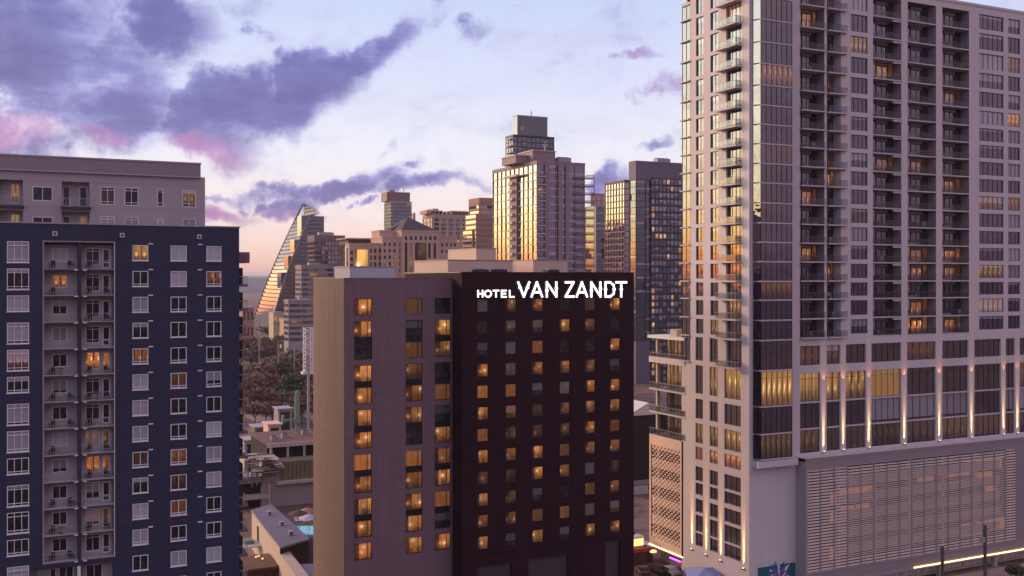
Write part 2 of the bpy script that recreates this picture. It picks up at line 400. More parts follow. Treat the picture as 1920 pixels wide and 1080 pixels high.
class MB:
    def __init__(s): s.v, s.f, s.m, s.uv, s.w = [], [], [], [], []
    def quad(s, pts, mname, win=(0, 0, 0, 0), uv=None):
        i = len(s.v); s.v += [tuple(q) for q in pts]
        s.f.append(tuple(range(i, i + len(pts)))); s.m.append(mname); s.w.append(win)
        s.uv.append(uv if uv else [(0, 0), (1, 0), (1, 1), (0, 1)][:len(pts)] + [(0, 0)] * max(0, len(pts) - 4))
    def box(s, x0, x1, y0, y1, z0, z1, mname, bottom=True):
        a = [(x0, y0, z0), (x1, y0, z0), (x1, y1, z0), (x0, y1, z0), (x0, y0, z1), (x1, y0, z1), (x1, y1, z1), (x0, y1, z1)]
        for q in ((0, 1, 5, 4), (1, 2, 6, 5), (2, 3, 7, 6), (3, 0, 4, 7), (4, 5, 6, 7)) + (((3, 2, 1, 0),) if bottom else ()):
            s.quad([a[k] for k in q], mname)
    def fbox(s, fc, u0, u1, z0, z1, d0, d1, mname):
        p, q = fc.P(u0, z0, d0), fc.P(u1, z1, d1)
        s.box(min(p[0], q[0]), max(p[0], q[0]), min(p[1], q[1]), max(p[1], q[1]), min(z0, z1), max(z0, z1), mname)
    def fquad(s, fc, u0, u1, z0, z1, d, mname, win=(0, 0, 0, 0), tilt=0.0):
        s.quad([fc.P(u0, z0, d), fc.P(u1, z0, d + tilt), fc.P(u1, z1, d + tilt), fc.P(u0, z1, d)], mname, win)
    def add(s, o):
        i = len(s.v); s.v += o.v; s.f += [tuple(k + i for k in q) for q in o.f]; s.m += o.m; s.uv += o.uv; s.w += o.w
    def bounds(s):
        return [(min(q[k] for q in s.v), max(q[k] for q in s.v)) for k in range(3)]
    def build(s, name, parent=None, origin=None, kind=None, smooth=False):
        ox, oy, oz = origin or (0, 0, 0)
        me = bpy.data.meshes.new(name)
        me.from_pydata([(q[0] - ox, q[1] - oy, q[2] - oz) for q in s.v], [], s.f)
        names = sorted(set(s.m)); idx = {n: i for i, n in enumerate(names)}
        for n in names: me.materials.append(MAT[n])
        me.polygons.foreach_set('material_index', [idx[n] for n in s.m])
        if any(n.startswith('glass') for n in names):
            uvl = me.uv_layers.new(name='UVMap'); ca = me.color_attributes.new('win', 'FLOAT_COLOR', 'CORNER')
            fu, fw = [], []
            for f, uv, w in zip(s.f, s.uv, s.w):
                for k in range(len(f)):
                    fu += uv[k]; fw += w
            uvl.data.foreach_set('uv', fu); ca.data.foreach_set('color', fw)
        if smooth: me.polygons.foreach_set('use_smooth', [True] * len(s.f))
        me.update()
        o = bpy.data.objects.new(name, me); C.objects.link(o)
        if parent is not None: o.parent = parent
        else: o.location = (ox, oy, oz)
        if kind: o['kind'] = kind
        return o

def tag(o, label, cat, group=None):
    o['label'] = label; o['category'] = cat
    if group: o['group'] = group
    return o

class Thing:
    """an Empty at the base that parents one mesh per part"""
    def __init__(s, name, label, cat, loc, group=None):
        s.o = bpy.data.objects.new(name, None); C.objects.link(s.o)
        s.o.location = loc; s.loc = loc; tag(s.o, label, cat, group); s.many = {}
    def part(s, name, mb, kind=None, parent=None, smooth=False):
        if not mb.f: return None
        return mb.build(name, parent or s.o, s.loc, kind, smooth)
    def rep(s, name, mb, subs=()):
        s.many.setdefault(name, []).append((mb, subs))
    def finish(s):
        for name, lst in s.many.items():
            def size(e):
                b = e[0].bounds(); c = [(p + q) / 2 for p, q in b]
                t = c[0] * SA + c[1] * CA
                px = (c[0] * CA - c[1] * SA) / t * F + 960; py = HOR - (c[2] - H) / t * F
                off = 0 if (-20 < px < 1940 and -20 < py < 1100) else 1e6
                return off - (max(b[0][1] - b[0][0], b[1][1] - b[1][0]) * (b[2][1] - b[2][0])) / t ** 2 * 1e3
            lst.sort(key=size)
            cut = len(lst) if len(lst) <= 100 else 99
            for mb, subs in lst[:cut]:
                o = s.part(name, mb)
                for sn, smb in subs: s.part(sn, smb, parent=o)
            if cut < len(lst):
                rest = MB(); sr = {}
                for mb, subs in lst[cut:]:
                    rest.add(mb)
                    for sn, smb in subs: sr.setdefault(sn, MB()).add(smb)
                o = s.part(name, rest, 'stuff')
                for sn, smb in sr.items(): s.part(sn, smb, 'stuff', parent=o)
        return s.o

def wall(mb, fc, u0, u1, z0, z1, holes, mname, reveal=0.25, rmat=None):
    """wall sheet with openings and their reveals; holes = [(u0,u1,z0,z1[,depth])]"""
    rmat = rmat or mname
    if u0 > u1: u0, u1 = u1, u0
    hs = []
    for h in holes:
        a, b = min(h[0], h[1]), max(h[0], h[1])
        hs.append((max(a, u0), min(b, u1), max(h[2], z0), min(h[3], z1), h[4] if len(h) > 4 else reveal))
    hs = [h for h in hs if h[1] > h[0] and h[3] > h[2]]
    zs = sorted(set([z0, z1] + [h[2] for h in hs] + [h[3] for h in hs]))
    for za, zb in zip(zs, zs[1:]):
        if zb - za < 1e-5: continue
        row = sorted([h for h in hs if h[2] < zb - 1e-6 and h[3] > za + 1e-6])
        c = u0
        for h in row:
            if h[0] > c + 1e-5: mb.fquad(fc, c, h[0], za, zb, 0, mname)
            c = max(c, h[1])
        if u1 > c + 1e-5: mb.fquad(fc, c, u1, za, zb, 0, mname)
    for a, b, za, zb, d in hs:
        for q in (((a, za), (a, zb)), ((b, za), (b, zb)), ((a, za), (b, za)), ((a, zb), (b, zb))):
            (ua, zaa), (ub, zbb) = q
            mb.quad([fc.P(ua, zaa, 0), fc.P(ub, zbb, 0), fc.P(ub, zbb, d), fc.P(ua, zaa, d)], rmat if d < 1.9 else 'recess_shade')  # deep reveals take the grey with painted shade

def glaze(fr, gl, fc, u0, u1, z0, z1, d, n=2, fmat='dark_frame', gmat='glass_tower', lit=0.0, blind=0.0, hue=0.4, fw=0.06, trans=(), rnd=RND, fd=0.07, seed=None, onecell=True, tilt=0.006):
    """frame with n lights and transoms; panes share one room when onecell"""
    if u0 > u1: u0, u1 = u1, u0
    if fr is not None:
        fr.fbox(fc, u0, u1, z0, z0 + fw, d - fd, d + .02, fmat); fr.fbox(fc, u0, u1, z1 - fw, z1, d - fd, d + .02, fmat)
        for k in range(n + 1):
            c = u0 + (u1 - u0) * k / n
            w = fw if k in (0, n) else fw * .8
            a = min(max(c - w / 2, u0), u1 - w)
            fr.fbox(fc, a, a + w, z0 + fw, z1 - fw, d - fd + .004, d + .016, fmat)
        for t in trans:
            c = z0 + (z1 - z0) * t
            fr.fbox(fc, u0 + fw, u1 - fw, c - fw * .4, c + fw * .4, d - fd + .008, d + .012, fmat)
    sd = rnd.random() if seed is None else seed
    for k in range(n):
        a, b = u0 + (u1 - u0) * k / n, u0 + (u1 - u0) * (k + 1) / n
        t = rnd.uniform(-tilt, tilt)
        # faces on the X side run right to left, so flip u there
        ua, ub = (k / n, (k + 1) / n) if onecell else (0, 1)
        if fc.k == 'X': ua, ub = 1 - ua, 1 - ub
        gl.quad([fc.P(a, z0, d), fc.P(b, z0, d + t), fc.P(b, z1, d + t), fc.P(a, z1, d)], gmat, (lit, sd if onecell else rnd.random(), blind, hue),
                [(ua, 0), (ub, 0), (ub, 1), (ua, 1)])

def lampspot(parent, loc, origin, target, energy, angle, col=(1, .66, .28), size=0.15, blend=.6):
    l = bpy.data.lights.new('uplight_lamp', 'SPOT'); l.energy = energy; l.color = col; l.spot_size = R(angle); l.spot_blend = blend; l.shadow_soft_size = size
    o = bpy.data.objects.new('uplight_lamp', l); C.objects.link(o)
    o.parent = parent
    o.location = (loc[0] - origin[0], loc[1] - origin[1], loc[2] - origin[2])
    d = Vector(target) - Vector(loc)
    o.rotation_euler = d.to_track_quat('-Z', 'Y').to_euler()
    return o

# ================================================================ setting
gm = MB(); gm.quad([(-6000, -400, 0), (14000, -400, 0), (14000, 16000, 0), (-6000, 16000, 0)], 'ground')
go = gm.build('ground'); go['kind'] = 'structure'
def hills(name, Y, h0, h1, seed, x0=-800, x1=6000):
    r = random.Random(seed); mb = MB(); n = 90; xs = [x0 + (x1 - x0) * k / n for k in range(n + 1)]
    ph = [r.uniform(0, 6) for _ in range(6)]
    hh = [h0 + (h1 - h0) * (0.5 + 0.5 * sum(math.sin(x * (.0009 * (j + 1)) + ph[j]) / (j + 1) for j in range(6)) / 1.8) for x in xs]
    for k in range(n):
        for (ya, fa), (yb, fb_) in zip(((Y - 1500, 0), (Y - 600, .55), (Y, 1)), ((Y - 600, .55), (Y, 1), (Y + 1500, .8))):
            mb.quad([(xs[k], ya, hh[k] * fa), (xs[k + 1], ya, hh[k + 1] * fa), (xs[k + 1], yb, hh[k + 1] * fb_), (xs[k], yb, hh[k] * fb_)], 'hill_forest_hazed')
    o = mb.build(name, smooth=True); o['kind'] = 'structure'
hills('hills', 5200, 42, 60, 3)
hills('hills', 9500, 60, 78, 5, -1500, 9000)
rd = MB()
def road(mb, pts, w, z, mname):
    for (a, b) in zip(pts, pts[1:]):
        d = Vector((b[0] - a[0], b[1] - a[1])).normalized(); nx, ny = -d.y * w / 2, d.x * w / 2
        mb.quad([(a[0] + nx, a[1] + ny, z), (b[0] + nx, b[1] + ny, z), (b[0] - nx, b[1] - ny, z), (a[0] - nx, a[1] - ny, z)], mname)
road(rd, [(-60, 118), (260, 118)], 14, .004, 'asphalt')
road(rd, [(98, 60), (98, 420)], 12, .008, 'asphalt')
road(rd, [ground(380, 668)[:2], ground(470, 668)[:2], ground(520, 671)[:2], ground(620, 668)[:2]], 16, .008, 'pavement')
road(rd, [ground(430, 640)[:2], ground(530, 641)[:2], ground(640, 641)[:2]], 22, .008, 'asphalt')
o = rd.build('road'); o['kind'] = 'structure'
mk = MB()
for k in range(30): mk.box(-40 + k * 8, -37 + k * 8, 117.93, 118.07, .012, .02, 'white_concrete')
for k in range(40): mk.box(97.93, 98.07, 62 + k * 8, 65 + k * 8, .012, .02, 'white_concrete')
o = mk.build('road_markings'); o['kind'] = 'structure'
pv = MB()
pv.box(-60, 92, 125, 129.5, 0, .14, 'pavement'); pv.box(104, 260, 125, 131, 0, .14, 'pavement')
pv.box(84, 92, 131, 420, 0, .14, 'pavement'); pv.box(104.2, 108.6, 131, 420, 0, .14, 'pavement')
o = pv.build('pavement'); o['kind'] = 'structure'

# ================================================================ navy apartment building (left)
def navy_building():
    fc = Face('Y', 130.0)
    xr = fc.u(448.5); xl = fc.u(-420)
    ztop = fc.z(448, 427)
    fh = 3.06
    t = Thing('apartment_building', 'navy blue apartment building with a stacked column of recessed balconies', 'building', ((xl + xr) / 2, 139, 0))
    wm = MB(); holes = []
    z0r = fc.z(400, 489.5)          # sill of the top row of small windows
    zb = fc.z(70, 1043)
    cols = [(248.5, 278), (320, 350), (387, 415)]
    navy_lit = {(0, 0): 1.3, (0, 4): .6, (1, 5): .35, (0, 8): .12, (1, 8): .4, (1, 10): .55, (2, 1): .45, (1, 9): .1}
    blinds = {(0, 2): 1, (1, 0): 1, (2, 0): .95, (1, 1): 1, (0, 5): 1, (0, 6): 1, (0, 7): 1, (2, 7): 1, (2, 8): 1, (0, 10): 1, (0, 11): 1, (2, 5): .6, (0, 3): .3, (0, 9): .3, (1, 12): 1, (2, 12): 1, (2, 9): .9}
    wins = []
    for ci, (a, b) in enumerate(cols):
        for r in range(14):
            za = z0r - fh * r; zb_ = za + 1.82
            if za < 4: continue
            wins.append((fc.u(a), fc.u(b), za, zb_, 2, navy_lit.get((ci, r), 0), blinds.get((ci, r), RND.choice([0, 0, 0, .1])), (.16,) if r % 3 else ()))
    tall = [1, 1, 0, 1, 1, 0, 1, 1, 0, 1, 1, 0, 1]
    zt0 = fc.z(35, 452.5)
    bl3 = [1, .15, 1, .85, .6, .3, .9, 1, 0, .15, 0, .0, .5]
    for r in range(13):
        hgt = 2.38 if tall[r] else 1.8
        zt = zt0 - fh * r
        if zt - hgt < zb - 2: pass
        wins.append((fc.u(13), fc.u(54.5), zt - hgt, zt, 3, .25 if r == 4 else 0, bl3[r], (.14, .80) if tall[r] else (.16,)))
    # unseen continuation to the left of the frame keeps the same rhythm
    for a in (-60, -130, -200, -300, -370):
        for r in range(13):
            zt = zt0 - fh * r
            wins.append((fc.u(a), fc.u(a + 34), zt - 1.8, zt, 2, RND.choice([0, 0, .5]), RND.choice([0, .5, 1]), (.16,)))
    for w in wins: holes.append(w[:4] + (.16,))
    # balcony column: two bays between a navy pier
    ztb = fc.z(150, 456); zbb = ztb - fh * 12
    bays = [(fc.u(82.5), fc.u(146.5)), (fc.u(152.5), fc.u(213.5))]
    for a, b in bays: holes.append((a, b, zbb, ztb, 1.7))
    # porch level at the foot
    zp = zbb - .4
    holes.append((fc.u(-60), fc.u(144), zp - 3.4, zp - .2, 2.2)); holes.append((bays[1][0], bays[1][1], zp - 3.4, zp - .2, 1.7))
    wall(wm, fc, xl, xr, 0, ztop, holes, 'navy_panel', .16)
    t.part('wall', wm)
    body = MB()
    body.box(xl, xr - .01, 132.4, 148, 0, ztop - .9, 'navy_panel'); body.box(xr - .35, xr, 130.01, 148, 0, ztop, 'navy_panel')
    body.box(xl, xr - .36, 130.01, 130.35, ztop - .9, ztop, 'navy_panel', False); body.box(xl, xr, 147.6, 148, ztop - .9, ztop, 'navy_panel')
    for (a, b, za, zb_, n, l, bl, tr_) in wins: body.fquad(fc, a - .1, b + .1, za - .1, zb_ + .1, .30, 'void_dark')
    t.part('body', body)
    roof = MB(); roof.box(xl - .05, xr + .12, 129.9, 130.5, ztop + .003, ztop + .16, 'cap_metal'); roof.box(xr - .4, xr + .12, 130.5, 148, ztop + .003, ztop + .16, 'cap_metal')
    roof.box(xl, xr - .4, 130.4, 147.6, ztop - .9, ztop - .75, 'grey_concrete')
    t.part('parapet_cap', roof)
    bd = MB()
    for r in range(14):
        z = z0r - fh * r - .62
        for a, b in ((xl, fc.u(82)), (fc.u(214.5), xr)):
            bd.fbox(fc, a, b, z - .05, z + .05, -.035, -.002, 'band_dark')  # dark strips painting the thin shadow line at each floor band
    t.part('floor_band_shadow', bd)
    for (a, b, za, zb_, n, l, bl, tr_) in wins:
        f, gq = MB(), MB()
        glaze(f, gq, fc, a, b, za, zb_, .12, n, 'white_frame', 'glass_navy', l, bl, .5 if l > 1 else .1, .085, tr_, fd=.13)
        f.fbox(fc, a - .07, b + .07, za - .09, za - .003, -.05, .10, 'white_frame')
        t.rep('window', f, [('pane', gq)])
    bf = MB()
    bf.fbox(fc, bays[0][0] - .13, bays[0][0] - .003, zbb, ztb + .12, -.05, .1, 'beige_stucco'); bf.fbox(fc, bays[1][1] + .003, bays[1][1] + .13, zbb, ztb + .12, -.05, .1, 'slab_edge')
    bf.fbox(fc, bays[0][0] - .13, bays[1][1] + .13, ztb + .123, ztb + .24, -.05, -.003, 'beige_stucco')
    t.part('balcony_frame', bf)
    litb = {(1, 0): .8, (4, 1): 1.6, (7, 1): .3, (8, 1): 1.0, (10, 1): .2}
    blb = {(0, 0): 1, (3, 0): .9, (2, 0): .4, (5, 0): .8, (7, 0): 1, (8, 0): .7, (9, 1): .6, (10, 1): .8, (7, 1): 1, (4, 0): 0}
    for r in range(12):
        zf = ztb - fh * (r + 1)
        for s_, (a, b) in enumerate(bays):
            mb = MB()
            fw = Face('Y', 131.6)
            W = b - a
            if s_ == 0:
                wh = [(a + W * .26, a + W * .70, zf + .95, zf + 2.45)]
            else:
                wh = [(a + W * .16, a + W * .60, zf + .55, zf + 2.55), (a + W * .68, a + W * .92, zf + .2, zf + 2.5)]
            wall(mb, fw, a, b, zf + .12, zf + fh - .12, wh, 'recess_wall', .1)
            mb.box(a + .002, b - .002, 130.0 + .02, 131.69, zf - .12, zf + .119, 'slab_edge')
            mb.box(a + .002, b - .002, 129.9, 130.018, zf - .14, zf + .05, 'band_dark')
            f, gq = MB(), MB()
            glaze(f, gq, fw, *wh[0], .08, 2, 'white_frame', 'glass_navy', litb.get((r, s_), 0), blb.get((r, s_), 0), .05, .08, (.82,) if s_ else ())
            rl = MB()
            rl.box(a + .05, b - .05, 129.93, 129.97, zf + 1.04, zf + 1.09, 'steel_grey')
            k = a + .1
            while k < b - .08:
                rl.box(k, k + .025, 129.935, 129.96, zf + .07, zf + 1.04, 'steel_grey', False); k += .28
            subs = [('window', f), ('pane', gq), ('railing', rl)]
            if s_:
                f2, g2 = MB(), MB(); glaze(f2, g2, fw, *wh[1], .08, 1, 'white_frame', 'glass_navy', litb.get((r, s_), 0) * .8, 0, .2, .13, (.30,)); f2.add(g2); subs.append(('door', f2))
            lm = MB(); lm.box(a + W * (.88 if s_ == 0 else .05), a + W * (.88 if s_ == 0 else .05) + .42, 129.86, 129.9, zf - .10, zf + .02, 'white_frame'); subs.append(('vent', lm))
            t.rep('balcony', mb, subs)
    # porch level
    pm = MB(); pf = Face('Y', 132.1)
    a, b = fc.u(-60), fc.u(144)
    ww = [(fc.u(8), fc.u(22), zp - 3.2, zp - .7), (fc.u(47), fc.u(74), zp - 2.6, zp - .6), (fc.u(95), fc.u(107), zp - 3.2, zp - .7), (fc.u(112), fc.u(140), zp - 2.8, zp - .5)]
    wall(pm, pf, a, b, zp - 3.4, zp - .2, ww, 'recess_wall', .1)
    pm.box(fc.u(145), fc.u(151), 129.8, 130.0 - .002, 0, zp - .2, 'white_frame'); pm.box(-12, a + 3, 129.8, 130 - .002, 0, zp - .5, 'white_frame')
    wall(pm, Face('Y', 131.6), bays[1][0], bays[1][1], zp - 3.4, zp - .2, [(bays[1][0] + .6, bays[1][0] + 2.4, zp - 2.8, zp - .6)], 'recess_wall', .1)
    t.part('porch', pm)
    for k, w_ in enumerate(ww + [(bays[1][0] + .6, bays[1][0] + 2.4, zp - 2.8, zp - .6)]):
        f, gq = MB(), MB(); glaze(f, gq, pf if k < 4 else Face('Y', 131.6), *w_, .08, 2 if w_[1] - w_[0] > 1 else 1, 'white_frame', 'glass_navy', .5 if k == 0 else 0, 1 if k == 1 else 0, .2, .08)
        t.rep('window', f, [('pane', gq)])
    # small wall fittings
    for px, py in ((103, 438), (229, 441), (373.5, 444)):
        v = MB(); x = fc.u(px); z = fc.z(px, py); v.fbox(fc, x - .25, x + .25, z - .25, z + .25, -.14, -.002, 'white_frame'); v.fbox(fc, x - .15, x + .15, z - .16, z + .14, -.17, -.142, 'band_dark'); t.rep('vent', v)
    for r in range(12):
        for px in (282.5, 375):
            v = MB(); x = fc.u(px); z = z0r - fh * r + fh * .60 + .15; v.fbox(fc, x - .26, x + .26, z - .05, z + .09, -.13, -.002, 'white_frame'); t.rep('vent', v)
    # balconies on the far side wall, seen edge on
    zt = fc.z(455, 492)
    for r in range(13):
        z = zt - fh * (r + 1) + .2
        b_ = MB(); b_.box(xr + .002, xr + 1.35, 131.2, 134.6, z - .16, z + .14, 'mauve_stucco'); b_.box(xr + .002, xr + .75, 131.5, 134.6, z + .145, z + 2.2, 'void_dark')  # dark box between slabs stands in for the shade of the gap
        rl = MB(); rl.box(xr + 1.28, xr + 1.33, 131.25, 134.6, z + 1.08, z + 1.16, 'cap_metal'); rl.box(xr + .01, xr + 1.33, 131.2, 131.26, z + 1.08, z + 1.16, 'cap_metal')
        k = 0
        while k < 1.3: rl.box(xr + .05 + k, xr + .085 + k, 131.2, 131.24, z + .14, z + 1.08, 'cap_metal', False); k += .6
        k = 0
        while k < 3.3: rl.box(xr + 1.29, xr + 1.325, 131.4 + k, 131.44 + k, z + .14, z + 1.08, 'cap_metal', False); k += .8
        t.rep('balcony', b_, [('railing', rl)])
    cp = MB(); cp.box(xr + .002, xr + 1.5, 131, 135, zt - .05, zt + 1.3, 'mauve_stucco'); t.part('balcony_roof', cp)
    t.finish()
    # patio furniture standing on the balconies
    ords = 'topmost second third fourth fifth sixth seventh eighth ninth tenth eleventh twelfth'.split()
    def chair(x, y, z, rot, label):
        m_ = MB(); m_.box(-.24, .24, -.24, .24, .38, .46, 'furniture_dark'); m_.box(-.24, .24, .18, .25, .46, .95, 'furniture_dark')
        for sx in (-.2, .2):
            for sy in (-.2, .2): m_.box(sx - .025, sx + .025, sy - .025, sy + .025, 0, .38, 'furniture_dark')
            m_.box(sx - .04, sx + .04, -.22, .2, .62, .66, 'furniture_dark'); m_.box(sx - .02, sx + .02, -.2, -.16, .46, .62, 'furniture_dark')
        o = m_.build('patio_chair'); o.location = (x, y, z); o.rotation_euler = (0, 0, rot)
        tag(o, label, 'chair', 'patio chairs on the navy building balconies')
    def table(x, y, z, label, mt):
        m_ = MB(); m_.box(-.35, .35, -.3, .3, .68, .73, mt); m_.box(-.04, .04, -.04, .04, .04, .68, mt); m_.box(-.22, .22, -.2, .2, 0, .04, mt)
        o = m_.build('patio_table'); o.location = (x, y, z); tag(o, label, 'table', 'patio tables on the navy building balconies')
    for r in range(12):
        zf = ztb - fh * (r + 1) + .125
        for s_, (a, b) in enumerate(bays):
            side = ('left', 'right')[s_]
            if r in (2, 3, 8) and s_ == 0 or r in (3, 9, 11) and s_ == 1: continue
            W = b - a
            w_ = ord_ = ords[r]
            mtn, mname = [('dark', 'furniture_dark'), ('pale', 'recess_wall')][(r + s_) % 2]
            chair(a + W * .24, 130.75, zf, R(-35), f'dark patio chair at the left on the {side} balcony, {ord_} level of the navy building')
            if (r + s_) % 3 != 1: chair(a + W * .8, 130.75, zf, R(40), f'dark patio chair at the right on the {side} balcony, {ord_} level of the navy building')
            if (r * 2 + s_) % 3 != 0: table(a + W * .5, 130.7, zf, f'small {mtn} table on the {side} balcony, {ord_} level of the navy building', mname)
navy_building()

# ================================================================ beige block behind it
def beige_building():
    fc = Face('Y', 149.0)
    t = Thing('apartment_block', 'beige flat-roofed apartment block rising behind the navy building', 'building', (5, 158, 0))
    xr = fc.u(384.5); xl = fc.u(-430); zt = fc.z(384, 334); z2 = fc.z(375, 308.5)
    fh = fc.z(300, 350) - fc.z(300, 404)
    wm = MB(); holes = []; wins = []
    def W(a, b, ya, yb, n, lit=0, bl=0, tr=(), rows=2):
        za, zb = fc.z((a + b) / 2, yb), fc.z((a + b) / 2, ya)
        for r in range(rows): wins.append((fc.u(a), fc.u(b), za - fh * r, zb - fh * r, n, lit if r == 0 else 0, bl if r == 0 else RND.choice([0, .4]), tr))
    W(61, 98.5, 350, 376.5, 2, 0, 0); W(188.5, 215, 350.5, 383.5, 2, .12, 0, (.16, .82)); W(233.5, 259.5, 352, 385.5, 2, 0, 0, (.16, .82)); W(295, 306, 355, 387, 1, 0, 0, (.2, .85)); W(342, 367, 357, 388.5, 2, .35, .2, (.2,))
    W(-80, -40, 350, 376, 2); W(-170, -130, 346, 376, 2, .6); W(-260, -230, 346, 376, 2)
    for w in wins: holes.append(w[:4] + (.14,))
    bal = []
    for a, b, ya, yb in ((-2, 43, 337, 385), (116, 168, 341, 388)):
        for r in range(2):
            za, zb = fc.z((a + b) / 2, yb) - fh * r, fc.z((a + b) / 2, ya) - fh * r
            holes.append((fc.u(a), fc.u(b), za, zb, 1.6)); bal.append((fc.u(a), fc.u(b), za, zb, a < 0, r))
    wall(wm, fc, xl, xr, 0, zt, holes, 'beige_stucco', .14)
    t.part('wall', wm)
    bd = MB(); bd.box(xl, xr - .005, 150.7, 160, 0, zt - .2, 'beige_stucco'); bd.box(xr - .4, xr, 149.005, 160, 0, zt + .1, 'beige_stucco')
    for w in wins: bd.fquad(fc, w[0] - .1, w[1] + .1, w[2] - .1, w[3] + .1, .3, 'void_dark')
    t.part('body', bd)
    cp = MB(); xp = fc.u(375.5)
    cp.box(xl, xp, 148.7, 159.5, zt + .004, z2, 'beige_cap'); cp.box(xl - .05, xp + .1, 148.6, 159.6, z2 + .003, z2 + .2, 'cap_metal'); cp.box(xl - .05, xp + .08, 148.55, 148.69, zt - .05, zt + .13, 'cap_metal')
    t.part('parapet', cp)
    for (a, b, za, zb, n, l, bl, tr) in wins:
        f, gq = MB(), MB(); glaze(f, gq, fc, a, b, za, zb, .12, n, 'white_frame', 'glass_navy', l, bl, .5, .085, tr, fd=.13); t.rep('window', f, [('pane', gq)])
    for (a, b, za, zb, lit, r) in bal:
        m_ = MB(); fw = Face('Y', 150.55); Wd = b - a
        hs = [(a + Wd * .06, a + Wd * .32, za + .15, zb - .5), (a + Wd * .66, a + Wd * .94, za + .15, zb - .5)] if not lit else [(a + Wd * .5, a + Wd * .86, za + .5, zb - .4)]
        wall(m_, fw, a, b, za, zb, hs, 'recess_wall', .1)
        m_.box(a - .15, b + .15, 148.1, 150.6, za - .32, za - .003, 'roof_dark')
        subs = []
        for h in hs:
            f, gq = MB(), MB(); glaze(f, gq, fw, *h, .08, 2 if lit else 1, 'white_frame', 'glass_navy', (1.0 if lit else (.0, .5)[r] if h is hs[1] else 0), 0, .5 if r == 0 else .9, .09); f.add(gq); subs.append(('window', f))
        rl = MB(); rl.box(a - .1, b + .1, 148.12, 148.18, za + 1.05, za + 1.12, 'steel_grey')
        k = a - .1
        while k < b: rl.box(k, k + .03, 148.13, 148.17, za, za + 1.05, 'steel_grey', False); k += .22
        subs.append(('railing', rl))
        t.rep('balcony', m_, subs)
    t.finish()
beige_building()

